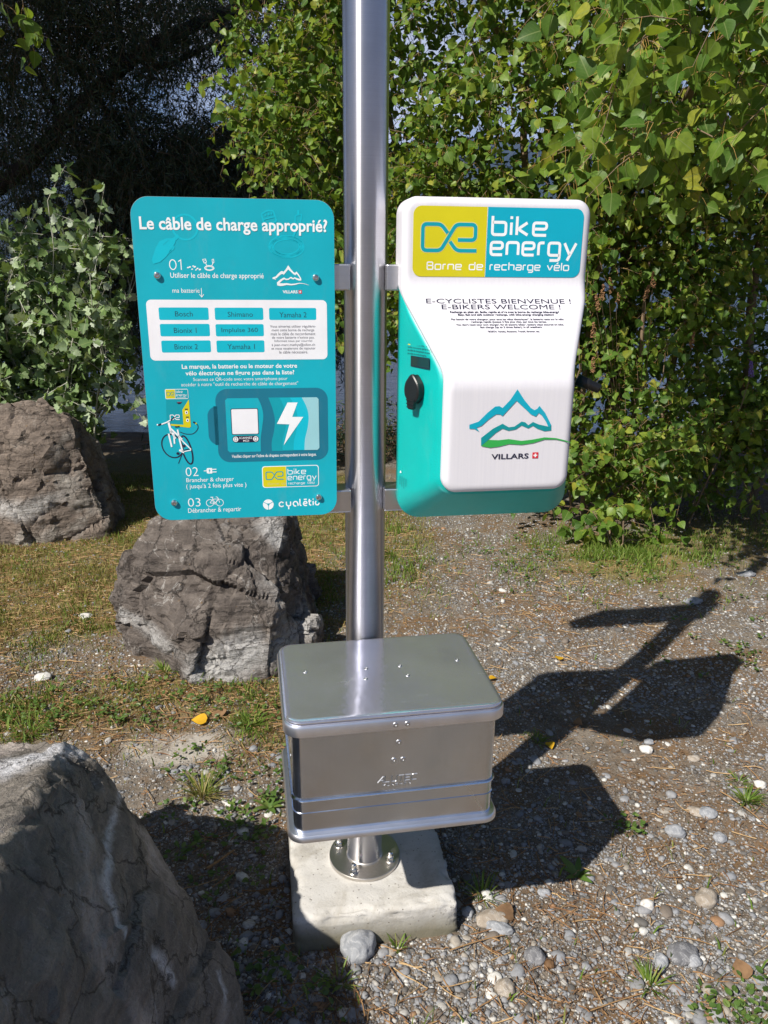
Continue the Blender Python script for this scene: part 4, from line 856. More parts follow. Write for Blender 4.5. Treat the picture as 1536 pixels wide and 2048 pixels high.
CAPS = {'A': [[(0, 0), (.72, 1), (.86, 1), (.86, 0)], [(.32, .36), (.86, .36)]], 'L': [[(0, 1), (0, 0), (.8, 0)]], 'U': [[(0, 1), (0, 0), (.85, 0), (.85, 1)]], 'T': [[(0, 1), (.9, 1)], [(.45, 1), (.45, 0)]], 'E': [[(.85, 1), (0, 1), (0, 0), (.85, 0)], [(0, .5), (.75, .5)]], 'C': [[(.85, 1), (0, 1), (0, 0), (.85, 0)]],
        'M': [[(0, 0), (0, 1), (.45, .45), (.9, 1), (.9, 0)]], 'N': [[(0, 0), (0, 1), (.85, 0), (.85, 1)]], 'Ü': [[(0, 1), (0, 0), (.85, 0), (.85, 1)], [(.22, 1.3), (.3, 1.3)], [(.55, 1.3), (.63, 1.3)]], 'H': [[(0, 0), (0, 1)], [(.85, 0), (.85, 1)], [(0, .5), (.85, .5)]]}
p = Print(lambda x, y, l: ((x + .14 * (y - 483)) / 1000, -HD + .013 - .0003 * l, y / 1000 - zb), [])
for txt, x0, y0, wd, h, w, gap in (('ALUTEC', -37.5, 483.6, 78, 12.6, 1.9, .26), ('MÜNCHEN', -26.2, 474.6, 56, 3.6, .8, .9)):
    tot = sum(.86 for _ in txt) + gap * (len(txt) - 1); sx = wd / tot; x = x0
    for c in txt:
        for st in CAPS[c]:
            p.stroke([(x + a * sx, y0 + b_ * h) for a, b_ in st], w * 1.5, 'rivet', 1, .2 * h if c in 'UCÜ' else 0, crest=4.5)
        x += (.86 + gap) * sx
p.build('embossed_lettering', abox)

# ------------------------------------------------------------------ arrow board on top of the pole, above the frame: its shadow lies on the gravel
arrow = thing('arrow_sign', 'arrow shaped sign plate high on the pole above the frame, pointing left', 'sign', fr(-.30, .052, 2.24), PHI)
P = [(.345, 0), (.345, .25), (-.27, .25), (-.38, .11), (-.30, 0)]; n = len(P)
mesh_obj('plate', [(x, -.0015, z) for x, z in P] + [(x, .0015, z) for x, z in P], [tuple(range(n))[::-1], tuple(range(n, 2 * n))] + [(i, (i + 1) % n, n + (i + 1) % n, n + i) for i in range(n)], M['lime'], arrow)
V, Fc = lathe([(.0465, .03), (.0465, .055)], 40, False); c_ = mesh_obj('clamp', V, Fc, M['bracket_steel'], arrow, True); c_.location = (.30, .052, 0)

# ------------------------------------------------------------------ boulders
def boulder(name, label, pts, mat, seed, target=.016, amp=(.035, .014, .006), veins=(), smooth_it=1, levels=9, sm=.12, vn=None):
    c = Vector((sum(q[0] for q in pts) / len(pts), sum(q[1] for q in pts) / len(pts), 0))
    bm = bmesh.new(); [bm.verts.new(Vector(q) - c) for q in pts]
    h = bmesh.ops.convex_hull(bm, input=bm.verts[:])
    bmesh.ops.delete(bm, geom=[v for v in bm.verts if not v.link_faces], context='VERTS')
    for lv in range(levels):
        long = [e for e in bm.edges if e.calc_length() > target * 1.6]
        if not long or len(bm.verts) > 90000: break
        bmesh.ops.subdivide_edges(bm, edges=long, cuts=1); bmesh.ops.triangulate(bm, faces=bm.faces[:])
        if lv == 4: bmesh.ops.smooth_vert(bm, verts=bm.verts[:], factor=sm, use_axis_x=True, use_axis_y=True, use_axis_z=True)
    for _ in range(smooth_it): bmesh.ops.smooth_vert(bm, verts=bm.verts[:], factor=.5, use_axis_x=True, use_axis_y=True, use_axis_z=True)
    bm.normal_update(); so = Vector((seed * 3.1, seed * 1.7, seed * .9)); new = []
    tilt = Matrix.Rotation(R(24), 3, 'X') @ Matrix.Rotation(R(15), 3, 'Y')
    for v in bm.verts:
        q = v.co + so
        a = mnoise.fractal(q * 2.1, .9, 2.0, 3)
        d = amp[0] * a
        for f_, w_ in ((2.9, amp[1] * 2.0), (8.0, amp[1] * .6)):                 # flat broken facets: every cell tilts its own way
            wq = q + Vector((mnoise.noise(q * f_ * .8), mnoise.noise(q * f_ * .8 + Vector((9, 2, 4))), 0)) * (.22 / f_)
            ds, cs = mnoise.voronoi(wq * f_); cc = cs[0]; rv = mnoise.random_unit_vector() if False else Vector((math.sin(cc.x * 91.7 + cc.y * 37.1), math.sin(cc.y * 71.3 + cc.z * 53.9 + 1), math.sin(cc.z * 83.1 + cc.x * 29.3 + 2)))
            d += w_ * (rv.dot(wq * f_ - cc) * 1.5 + .55 * math.sin(cc.x * 57 + cc.z * 31)) - w_ * .5 * max(0, 1 - (ds[1] - ds[0]) / .07)
        st = tilt @ q; tr = mnoise.fractal(Vector((st.x * 1.6, st.y * 1.6, st.z * 7)), .9, 2, 3) * 3.0; fl = math.floor(tr); ft = tr - fl; ft = min(1, max(0, (ft - .72) / .28))
        d += amp[1] * .45 * (fl + ft)                                               # ledges along the bedding
        fine = mnoise.fractal(q * 34, .8, 2.1, 4); d += amp[2] * fine
        new.append(v.co + v.normal * d)
    for v, q in zip(bm.verts, new): v.co = q
    bm.verts.ensure_lookup_table()
    co = np.array([v.co[:] for v in bm.verts]); att = np.zeros(len(co))
    for line, w in veins:
        L = np.array([Vector(q) - c for q in line]); 
        for i in range(len(L) - 1):
            d = L[i + 1] - L[i]; t = np.clip(((co - L[i]) @ d) / (d @ d), 0, 1); dv = co - (L[i] + t[:, None] * d); dv = dv - .88 * (dv @ vn)[:, None] * vn if vn is not None else dv; dd = np.linalg.norm(dv, axis=1)
            ww = (w[i] + (w[i + 1] - w[i]) * t) * (.7 + .6 * fb(co[:, 0] + co[:, 1], co[:, 2], 40, 3)); att = np.maximum(att, np.clip(1.5 - dd / np.maximum(ww, 1e-4), 0, 1))
    me = bpy.data.meshes.new(name); bm.to_mesh(me); bm.free()
    a = me.attributes.new('vein', 'FLOAT', 'POINT'); a.data.foreach_set('value', att.astype(np.float32))
    o = link_mesh(name, me, mat, None, True); o.location = c; o.data.set_sharp_from_angle(angle=R(34)); tag(o, label, 'boulder', 'boulders'); return o
def onface(px, py, A, B, C):                                 # where a sight line meets the plane of three points
    A, B, C = Vector(A), Vector(B), Vector(C); n = (B - A).cross(C - A); d = _F + CR * ((px - 768) / FPX) + CD * ((py - 1024) / FPX); o = Vector((0, 0, CAM_H))
    return o + d * ((A - o).dot(n) / d.dot(n))
FA, FB, FC = (-.68, 1.45, .55), (-.579, .95, .696), (-.324, 1.24, .175)
VEIN = [onface(x, y, FA, FB, FC) for x, y in ((225, 1560), (205, 1640), (190, 1720), (186, 1790), (215, 1850), (240, 1890))]
VE2 = [onface(x, y, FA, FB, FC) for x, y in ((290, 1920), (345, 1955))]; VE3 = [onface(x, y, FA, FB, FC) for x, y in ((430, 1960), (455, 2010))]
boulder('boulder', 'largest dark boulder with a white quartz streak, cut off by the lower left corner', [(-.685, 1.45, .585), (-.61, 1.43, .535), (-.541, 1.40, .43), (-.402, 1.32, .29), (-.32, 1.24, .18), (-.295, 1.18, .10), (-.285, 1.2, -.12), (-.579, .95, .715), (-.5, .62, .74), (-.95, 1.6, .48), (-1.0, 1.55, -.12), (-.55, 1.5, -.12), (-1.3, 1.3, .42), (-1.3, .6, .45), (-.8, .5, .68), (-.30, .7, -.12), (-.34, .75, .30), (-1.3, .5, -.12), (-.47, 1.44, .05), (-.42, 1.15, .42)], M['rock_near'], 3, .0105, (.010, .0055, .005),
        [(VEIN, (.010, .006, .009, .013, .010, .004)), (VE2, (.008, .012)), (VE3, (.008, .006)), ([(-.9, 1.2, .6), (-.75, 1.35, .6), (-.64, 1.44, .55)], (.06, .07, .02))], sm=.15, vn=np.array((Vector(FB) - Vector(FA)).cross(Vector(FC) - Vector(FA)).normalized()[:]))
boulder('boulder', 'grey brown boulder standing just behind the pole, partly covered by the information board', [(-1.02, 2.93, -.10), (-.93, 2.86, .04), (-1.17, 3.02, .20), (-1.13, 3.0, .27), (-1.09, 3.08, .43), (-1.0, 3.1, .53), (-.55, 3.16, .585), (-.41, 3.08, .555), (-.40, 2.98, .40), (-.30, 2.98, .12), (-.29, 2.92, -.10), (-.47, 2.70, -.10), (-.44, 2.76, .22), (-.76, 2.68, .20), (-.74, 2.66, .02), (-.95, 2.82, .22), (-.9, 3.6, .40), (-.42, 3.5, .45), (-1.1, 3.5, -.1), (-.28, 3.4, -.1), (-.70, 2.72, -.10), (-.64, 2.84, .45), (-.98, 2.92, .40)], M['rock_mid'], 11, .0105, (.014, .0125, .006),
        [([(-1.1, 2.95, .16), (-.95, 2.80, .13), (-.8, 2.66, .10)], (.03, .05, .03)), ([(-.68, 2.68, .05), (-.52, 2.72, .13)], (.08, .07)), ([(-.42, 2.80, .1), (-.3, 2.95, .14)], (.06, .05)), ([(-.5, 3.05, .57), (-.42, 3.0, .48)], (.05, .04))], smooth_it=0, sm=.06)
boulder('boulder', 'brown boulder farther back at the left edge, below the silvery shrub', [(-2.0, 4.5, .80), (-2.3, 4.45, .76), (-1.84, 4.45, .70), (-1.74, 4.4, .47), (-1.65, 4.36, .2), (-1.65, 4.34, -.15), (-2.2, 4.2, .3), (-1.98, 4.22, .17), (-1.95, 4.28, .52), (-2.7, 4.3, .3), (-2.8, 4.4, -.15), (-1.9, 4.2, -.15), (-2.6, 4.9, .5), (-1.9, 5.1, .4), (-1.7, 5, -.15), (-2.8, 5, -.15), (-2.4, 4.2, -.15)], M['rock_far'], 23, .014, (.014, .012, .006),
        [([(-2.3, 4.2, .25), (-2.05, 4.2, .2), (-1.85, 4.25, .28)], (.05, .05, .04))], smooth_it=0, sm=.06)
ROCKS = [((-.8, 1.15), .55), ((-.7, 3.1), .52), ((-2.2, 4.6), .62)]
def blocked(x, y, pad=0.0):
    b = np.zeros(len(x), bool)
    dx = (x - O.x) * E_.x + (y - O.y) * E_.y; dn = (x - O.x) * N_.x + (y - O.y) * N_.y
    b |= (dx > -.20 - pad) & (dx < .215 + pad) & (dn > -.25 - pad) & (dn < .19 + pad)
    b |= (x < -.36 - pad * 0) & (y < 1.42) & (x + .55 * (1.42 - y) < -.30 + .55 * .2)
    b |= (((x + .72) / .42) ** 2 + ((y - 3.1) / .36) ** 2) < .9
    b |= (((x + 2.25) / .6) ** 2 + ((y - 4.62) / .42) ** 2) < .95
    return b

# ------------------------------------------------------------------ gravel
def ico(sub):
    bm = bmesh.new(); bmesh.ops.create_icosphere(bm, subdivisions=sub, radius=1); bm.verts.ensure_lookup_table()
    V = np.array([v.co[:] for v in bm.verts]); T = np.array([[v.index for v in f.verts] for f in bm.faces]); bm.free(); return V, T
def scatter_in_view(n, ymin, ymax, pw=2.0):
    """points on the ground the photo shows, denser towards the viewer"""
    t = rng.random(n); y = 1 / ((1 / ymin ** pw) * (1 - t) + (1 / ymax ** pw) * t) ** (1 / pw) if pw > 0 else ymin + (ymax - ymin) * t
    x = (rng.random(n) * 2 - 1) * (.60 * y + .18); return x, y
def pebbles(n, s0, s1, sub, ymax, bias=2.2, ymin=1.02, pw=1.4):
    V0, T0 = ico(sub); x, y = scatter_in_view(n, ymin, ymax, pw)
    keep = rng.random(n) < (.12 + .95 * m_gravel(x, y)); keep &= ~blocked(x, y); x, y = x[keep], y[keep]; n = len(x)
    s = s0 + (s1 - s0) * rng.random(n) ** bias
    ax = np.stack([s * (.8 + .6 * rng.random(n)), s * (.7 + .35 * rng.random(n)), s * (.35 + .35 * rng.random(n))], 1)
    P = V0[None] * (1 + .22 * (rng.random((n, len(V0), 1)) - .5)); 
    P = np.sign(P) * np.abs(P) ** .85
    P = P * ax[:, None]
    a = rng.random(n) * 6.283; tl = (rng.random(n) - .5) * .7
    c, s_ = np.cos(tl)[:, None], np.sin(tl)[:, None]; X, Y, Z = P[..., 0], P[..., 1], P[..., 2]; X, Z = X * c - Z * s_, X * s_ + Z * c
    c, s_ = np.cos(a)[:, None], np.sin(a)[:, None]; X, Y = X * c - Y * s_, X * s_ + Y * c
    P = np.stack([X + x[:, None], Y + y[:, None], Z + (gh(x, y) + ax[:, 2] * (-.25 + .75 * rng.random(n)))[:, None]], 2)
    T = (T0[None] + (np.arange(n) * len(V0))[:, None, None]).reshape(-1, 3); return P.reshape(-1, 3), T
parts = [pebbles(80000, .0016, .0046, 1, 4.7, 1.5), pebbles(13000, .0040, .0098, 1, 5.0, 2.0), pebbles(1300, .0090, .0180, 2, 4.8, 2.0), pebbles(42000, .0026, .0085, 1, 5.0, 2.0, 2.5, 0)]
off = 0; PV = []; PT = []
for v, t in parts: PV.append(v); PT.append(t + off); off += len(v)
gravel = tri_mesh('gravel', np.concatenate(PV), np.concatenate(PT), [M['pebble']], None, smooth=True); tag(gravel, 'loose rounded grey and tan gravel covering the trodden ground', None, None, 'stuff')

def stone(px, py, w, asp, hgt, mat, label, yaw=0, seed=0):
    p = gp(px, py); bm = bmesh.new(); bmesh.ops.create_icosphere(bm, subdivisions=4, radius=1)
    so = Vector((seed * 2.3 + 1, seed, seed * .7)); a = Vector((w / 2, w / 2 * asp, hgt / 2))
    for v in bm.verts:
        q = v.co; d = 1 + .22 * mnoise.noise(q * 1.1 + so) + .10 * mnoise.noise(q * 2.4 + so) + .02 * mnoise.fractal(q * 7 + so, .8, 2, 3)
        v.co = Vector((q.x * a.x * d, q.y * a.y * d, q.z * a.z * d))
    o = bm_obj('stone', bm, mat, None, True); o.location = (p.x, p.y, float(gh(p.x, p.y)) + hgt * .26); o.rotation_euler = (R(rng.uniform(-6, 6)), R(rng.uniform(-6, 6)), R(yaw)); tag(o, label, 'stone', 'larger stones in the gravel')
G, W_, TN, DK = M['stone_grey'], M['stone_pale'], M['stone_tan'], M['stone_dark']
STONES = [(716, 1905, .085, .95, .075, G, 'rounded grey stone lying in front of the concrete block', 20), (688, 1886, .038, .9, .03, TN, 'small tan pebble touching the rounded grey stone before the block', 0), (983, 1846, .085, .6, .035, TN, 'flat brownish stone just right of the concrete block', 10), (997, 1864, .075, .45, .03, G, 'long grey stone in front of the flat brownish one near the block', -15),
          (1350, 1662, .060, .7, .036, G, 'grey stone with pale veins alone on the open gravel at right', -20), (1293, 1497, .045, .7, .030, W_, 'whitest stone on the gravel, below the cabinet shadow', -25), (1298, 1480, .036, .8, .024, G, 'small grey green stone touching the whitest stone', 10), (1388, 1515, .040, .8, .02, TN, 'round tan stone sunk in gravel right of the whitest stone', 0), (1412, 1800, .066, .75, .045, TN, 'tan dome shaped stone at the lower right', 10), (1364, 1908, .085, .7, .036, DK, 'dark flat stone near the bottom right corner', 25), (1388, 1922, .040, .8, .03, G, 'small grey stone leaning on the dark flat stone', 0), (1322, 1925, .036, .95, .03, G, 'round grey pebble left of the dark flat stone', 0), (1295, 1815, .036, .9, .03, W_, 'cream white stone on bare soil left of the tan dome shaped stone', 0),
          (1440, 1673, .04, .9, .03, G, 'grey stone right of the pale veined stone', 30), (1520, 1571, .04, .7, .03, W_, 'pale stone at the right edge beside the spiky grass tuft', 0), (1490, 1163, .10, .5, .03, G, 'flat grey slab stone at the right behind the shadows', 0), (1385, 1213, .10, .5, .04, G, 'flat stone inside the arrow sign shadow', 12), (172, 1236, .060, .7, .035, W_, 'pale cream stone on the dry turf left of the middle boulder', 15), (86, 1357, .065, .7, .035, W_, 'pale stone by the left edge on gravel and weeds', 10), (1088, 1790, .034, .7, .02, G, 'pale oval stone at the edge of the storage box shadow', 0), (1010, 1982, .045, .95, .03, TN, 'round tan pebble near the bottom in the middle right', 0), (1068, 1920, .05, .9, .035, DK, 'violet grey stone beside an orange pebble near the bottom', 0), (1098, 1933, .026, .9, .02, M['dead_leaf'], 'single orange pebble near the bottom', 0), (935, 1832, .03, .8, .03, G, 'grey pebble against the right side of the concrete block', 0), (1395, 1622, .058, .55, .025, TN, 'long tan stone above the veined grey stone', -25), (1414, 1625, .06, .7, .03, G, 'flat blue grey stone beside the long tan one', 0)]
for k, s in enumerate(STONES): stone(*s, seed=k)

# ------------------------------------------------------------------ grass, straw, weeds
def blades(n_try, dens, hmin, hmax, w, mats, name, label, ymax=6.2, lean=.6, box=None):
    x, y = scatter_in_view(n_try, 1.05, ymax, .9) if box is None else (rng.uniform(box[0], box[1], n_try), rng.uniform(box[2], box[3], n_try)); k = (rng.random(n_try) < dens(x, y)) & ~blocked(x, y, -.01); x, y = x[k], y[k]; n = len(x)
    a = rng.random(n) * 6.283; h = hmin + (hmax - hmin) * rng.random(n) ** 1.6; l = h * (lean * (.3 + rng.random(n)))
    ca, sa = np.cos(a), np.sin(a); ww = w * (.6 + .8 * rng.random(n)); z = gh(x, y) - .003
    b = rng.random(n) * 6.283; wx, wy = np.cos(b) * ww / 2, np.sin(b) * ww / 2
    def P(t, hh, wf): return np.stack([x + ca * l * t + wx * wf, y + sa * l * t + wy * wf, z + h * hh], 1)
    V = np.stack([P(0, 0, 1), P(0, 0, -1), P(.35, .6, .8), P(.35, .6, -.8), P(1, .95, 0)], 1).reshape(-1, 3)
    T0 = np.array([[0, 1, 3], [0, 3, 2], [2, 3, 4]]); T = (T0[None] + (np.arange(n) * 5)[:, None, None]).reshape(-1, 3)
    o = tri_mesh(name, V, T, mats); tag(o, label, None, None, 'stuff'); return o
nz = lambda x, y: fb(x, y, 9, 61)
blades(300000, lambda x, y: np.clip(m_turf(x, y) * (.35 + 1.1 * sstep(.35, .7, nz(x, y))), 0, 1), .006, .030, .0030, [M['grass_blade']], 'grass', 'short dry yellowish grass between the boulders and around the pole')
blades(170000, lambda x, y: np.clip(m_turf(x, y) * sstep(.52, .70, fb(x, y, 5, 71)) * 1.2 + .004 + (1.0 * np.exp(-(((x - 1.2) / .5) ** 2 + ((y - 4.0) / .36) ** 2)) + np.exp(-(((x - 2.3) / .7) ** 2 + ((y - 4.6) / .4) ** 2))) * sstep(.42, .6, fb(x, y, 6, 77)), 0, 1), .014, .060, .0040, [M['green_blade']], 'grass', 'fresh green grass growing in clumps through the dry turf')
blades(70000, lambda x, y: (np.exp(-(((x - 1.22) / .45) ** 2 + ((y - 4.05) / .30) ** 2)) * 1.5 + .6 * np.exp(-(((x - 2.2) / .6) ** 2 + ((y - 4.4) / .4) ** 2)) + .6 * np.exp(-(((x - .08) / .16) ** 2 + ((y - 4.1) / .7) ** 2))) * .75 * sstep(.50, .66, fb(x, y, 4.2, 77)), .015, .080, .0046, [M['green_blade']], 'grass', 'green grass and weeds at the foot of the poplar', box=(-.2, 3.0, 3.3, 5.2))
blades(150000, lambda x, y: np.clip(m_turf(x, y) * (.3 + .9 * sstep(.4, .65, fb(x, y, 4, 66))), 0, 1), .008, .038, .0034, [M['grass_blade']], 'grass', 'dry short turf left of the pole around the middle boulder', box=(-2.9, .3, 2.9, 5.8))
def straws(n, dens, lmin, lmax, mat, name, label):
    x, y = scatter_in_view(n, 1.05, 5.6, .8); k = (rng.random(n) < dens(x, y)) & ~blocked(x, y); x, y = x[k], y[k]; n = len(x)
    a = rng.random(n) * 6.283; L = lmin + (lmax - lmin) * rng.random(n) ** 2; w = .00035 + .0006 * rng.random(n); cv = (rng.random(n) - .5) * .5; V = []
    for t in (-.5, -.17, .17, .5):
        px = x + np.cos(a) * L * t - np.sin(a) * L * cv * t * t; py = y + np.sin(a) * L * t + np.cos(a) * L * cv * t * t; z = gh(px, py) + .006 + .006 * rng.random(n) * (1 + t)
        for s in (-1, 1): V.append(np.stack([px - np.sin(a) * w * s, py + np.cos(a) * w * s, z + .001 * s], 1))
    V = np.stack(V, 1).reshape(-1, 3); T0 = np.array([[0, 1, 3], [0, 3, 2], [2, 3, 5], [2, 5, 4], [4, 5, 7], [4, 7, 6]]); T = (T0[None] + (np.arange(n) * 8)[:, None, None]).reshape(-1, 3)
    o = tri_mesh(name, V, T, [mat]); tag(o, label, None, None, 'stuff')
straws(120000, lambda x, y: np.clip(.035 + m_turf(x, y) * .9 * (x < .2) + .35 * np.exp(-(((x - .75) / .5) ** 2 + ((y - 3.6) / .6) ** 2)), 0, 1), .015, .10, M['straw'], 'straw', 'dry straw and needles scattered over the ground')

straws(26000, lambda x, y: sstep(.48, .60, fb(x, y, 3.2, 55)) * .8 + .04, .006, .028, M['dead_leaf'], 'plant_litter', 'brown crumbled plant litter lying between the pebbles')
def leaf_tpl(half, mids, fold=.16, droop=.18):
    """leaf outline given by its right half; returns verts, tris, uv"""
    R_ = [(x, y) for x, y in half]; pts = [(0, 0)] + R_ + [(0, 1.0)] + [(-x, y) for x, y in R_[::-1]]; c = [(0, m) for m in mids]
    V = []; 
    for x, y in pts + c: V.append((x, y, fold * abs(x) * 1.6 - droop * y * y))
    n = len(pts); T = []
    def mid(y): return n + int(np.argmin([abs(m - y) for m in mids]))
    for i in range(n):
        j = (i + 1) % n; a, b = mid(pts[i][1]), mid(pts[j][1]); T.append((i, j, a) if True else 0)
        if a != b: T.append((j, b, a))
    return np.array(V), np.array(T), np.array(pts + c)
PO3 = leaf_tpl([(.30, .04), (.44, .25), (.34, .55), (.12, .82)], [.30, .62], .55, .45)
PO4 = leaf_tpl([(.26, .10), (.36, .34), (.24, .70)], [.38], -.25, -.25)
PO2 = leaf_tpl([(.34, .08), (.46, .28), (.30, .66)], [.34])
POP = leaf_tpl([(.16, -.02), (.36, .10), (.46, .26), (.42, .46), (.28, .68), (.10, .88)], [.22, .48, .74])
SIL = leaf_tpl([(.14, -.02), (.34, .06), (.48, .22), (.34, .36), (.44, .58), (.24, .64), (.16, .84)], [.25, .5, .75], .2, .1)
WIL = (np.array([(0, 0, 0), (.085, .4, .01), (0, 1, -.14), (-.085, .4, .01)], float), np.array([(0, 1, 2), (0, 2, 3)]), np.array([(0, 0), (.085, .4), (0, 1), (-.085, .4)], float))
OVL = leaf_tpl([(.2, .1), (.32, .4), (.22, .75)], [.35, .7], .15, .1)
def nrm(a): return a / np.maximum(np.linalg.norm(a, axis=-1, keepdims=True), 1e-9)
def add_leaves(tb, tpl, pos, tip, nor, size, m=0):
    V0, T0, U0 = tpl; tip = nrm(tip); nor = nrm(nor - tip * (nor * tip).sum(1, keepdims=True)); side = np.cross(tip, nor)
    P = pos[:, None] + (V0[None, :, 0, None] * side[:, None] + V0[None, :, 1, None] * tip[:, None] + V0[None, :, 2, None] * nor[:, None]) * size[:, None, None]
    n = len(pos); T = (T0[None] + (np.arange(n) * len(V0))[:, None, None]).reshape(-1, 3); tb.add(P.reshape(-1, 3), T, m, np.tile(U0, (n, 1)))
def add_petioles(tb, a, b, sag, w, m):
    n = len(a); d = b - a; s = nrm(np.cross(d, np.array([.2, -1, .3]))) * w[:, None] / 2; mid = (a + b) / 2 + sag; u = nrm(np.cross(s, d)) * w[:, None] * .5
    V = np.stack([a + s, a - s, a + u, mid + s, mid - s, mid + u, b + s * .7, b - s * .7, b + u * .7], 1).reshape(-1, 3)
    T0 = []
    for r in (0, 3):
        for i in range(3): j = (i + 1) % 3; T0 += [(r + i, r + j, r + 3 + j), (r + i, r + 3 + j, r + 3 + i)]
    T = (np.array(T0)[None] + (np.arange(n) * 9)[:, None, None]).reshape(-1, 3); tb.add(V, T, m)
def shoots(tb, start, direc, length, per, tpl, size, sunb=.5, pet=.8, twig=.0016, droop=.3, down=.55, mleaf=0, mtwig=1, mpet=2, vdir=(0, -1, .15)):
    """leafy shoots: a thin twig with alternate leaves on stalks"""
    k = len(start); d = nrm(direc); tt = np.linspace(.12, 1, per)
    P = start[:, None] + d[:, None] * (length[:, None] * tt[None])[..., None] + np.array([0, 0, -1.0]) * (droop * length[:, None] * tt[None] ** 2)[..., None]
    dd = nrm(d[:, None] + np.array([0, 0, -2.0]) * (droop * tt[None, :, None]))
    n = k * per; P = P.reshape(-1, 3); dd = np.broadcast_to(dd, (k, per, 3)).reshape(-1, 3)
    rnd = rng.normal(size=(n, 3)); side = nrm(rnd - dd * (rnd * dd).sum(1, keepdims=True))
    sz = size[0] + (size[1] - size[0]) * rng.random(n); plen = sz * pet * (.5 + .6 * rng.random(n))
    od = nrm(dd * .5 + side * .9 + np.array([0, 0, -.1])); base = P + od * plen[:, None] + np.array([0, 0, -.25]) * plen[:, None]
    tip = nrm(od * .6 + np.array([0, 0, -down]) + rng.normal(size=(n, 3)) * .55)
    nor = np.array([-.47, -.53, .7]) * sunb + np.array(vdir) * sunb * .55 + rng.normal(size=(n, 3)) * .62
    add_leaves(tb, tpl, base, tip, nor, sz, mleaf)
    if pet > .15: add_petioles(tb, P, base, np.stack([np.zeros(n), np.zeros(n), plen * .12], 1), np.full(n, twig * .75), mpet)
    if twig:
        S = [start + d * (length * t)[:, None] + np.array([0, 0, -1.0]) * (droop * length * t * t)[:, None] for t in (0, .34, .67, 1)]
        s = nrm(np.cross(d, np.array([.3, -1, .2]))); u = nrm(np.cross(s, d)); V = []
        for q, w in zip(S, (1.3, 1, .8, .5)): 
            for a in range(3): an = a * 2.094; V.append(q + (s * math.cos(an) + u * math.sin(an)) * twig * w)
        V = np.stack(V, 1).reshape(-1, 3); T0 = []
        for r in (0, 3, 6):
            for i in range(3): j = (i + 1) % 3; T0 += [(r + i, r + j, r + 3 + j), (r + i, r + 3 + j, r + 3 + i)]
        tb.add(V, (np.array(T0)[None] + (np.arange(k) * 12)[:, None, None]).reshape(-1, 3), mtwig)

# low weeds as ground cover
def weeds():
    tb = TB(); x, y = scatter_in_view(9000, 1.05, 4.9, .8)
    pat = sum(np.exp(-(((x - a) / r) ** 2 + ((y - b) / r2) ** 2)) * s for a, b, r, r2, s in ((1.55, 2.95, .22, .10, .9), (1.62, 3.5, .3, .1, .4), (-1.2, 2.45, .28, .10, .9), (-.6, 2.55, .5, .14, .6), (-.42, 2.15, .18, .12, .35), (-.33, 1.95, .16, .10, .4), (1.06, 1.32, .12, .10, .9), (.82, 1.28, .10, .06, .6), (.95, 1.12, .14, .06, .9), (.18, 1.10, .2, .06, .8), (.5, 1.12, .2, .05, .6), (.72, 1.86, .05, .03, .8), (1.0, 4.0, .7, .35, .6), (1.5, 3.95, .4, .2, .7), (-.5, 1.75, .16, .14, .25), (-.25, 1.35, .12, .1, .2), (1.9, 3.1, .4, .2, .3)))
    k = (rng.random(len(x)) < pat) & ~blocked(x, y); x, y = x[k], y[k]; z = gh(x, y)
    for i in range(7):
        n = len(x); a = rng.random(n) * 6.283; r = .004 + .016 * rng.random(n); h = .004 + .022 * rng.random(n)
        pos = np.stack([x + np.cos(a) * r, y + np.sin(a) * r, z + h], 1); tip = np.stack([np.cos(a), np.sin(a), .1 + .5 * rng.random(n)], 1)
        add_leaves(tb, OVL, pos, tip, np.array([0, 0, 1.0]) + rng.normal(size=(n, 3)) * .35, .009 + .013 * rng.random(n), 0)
    o = tb.build('weeds', [M['weed_leaf']]); tag(o, 'small clover like weeds creeping over the gravel in patches', None, None, 'stuff')
weeds()
def tuft(px, py, n, h, spread, mat, label, wide=.004):
    p = gp(px, py); z0 = float(gh(p.x, p.y)); tb = TB()
    for i in range(n):
        a = rng.random() * 6.283; r = spread * .3 * rng.random(); l = spread * (.2 + .8 * rng.random()); hh = h * (.5 + .5 * rng.random()); ca, sa = math.cos(a), math.sin(a)
        w = wide * (.6 + .7 * rng.random()); V = []
        for t, wf in ((0, 1), (.4, .9), (.75, .6), (1, .05)):
            cx, cy, cz = r * ca + l * ca * t ** 1.4, r * sa + l * sa * t ** 1.4, hh * (t - .35 * t * t * t * (l / spread))
            V += [(cx - sa * w / 2 * wf, cy + ca * w / 2 * wf, cz), (cx + sa * w / 2 * wf, cy - ca * w / 2 * wf, cz)]
        tb.add(V, [(0, 1, 3), (0, 3, 2), (2, 3, 5), (2, 5, 4), (4, 5, 7), (4, 7, 6)])
    o = tb.build('grass_tuft', [mat]); o.location = (p.x, p.y, z0 - .004); tag(o, label, 'grass tuft', 'grass tufts on the gravel')
GB, YB = M['green_blade'], M['grass_blade']
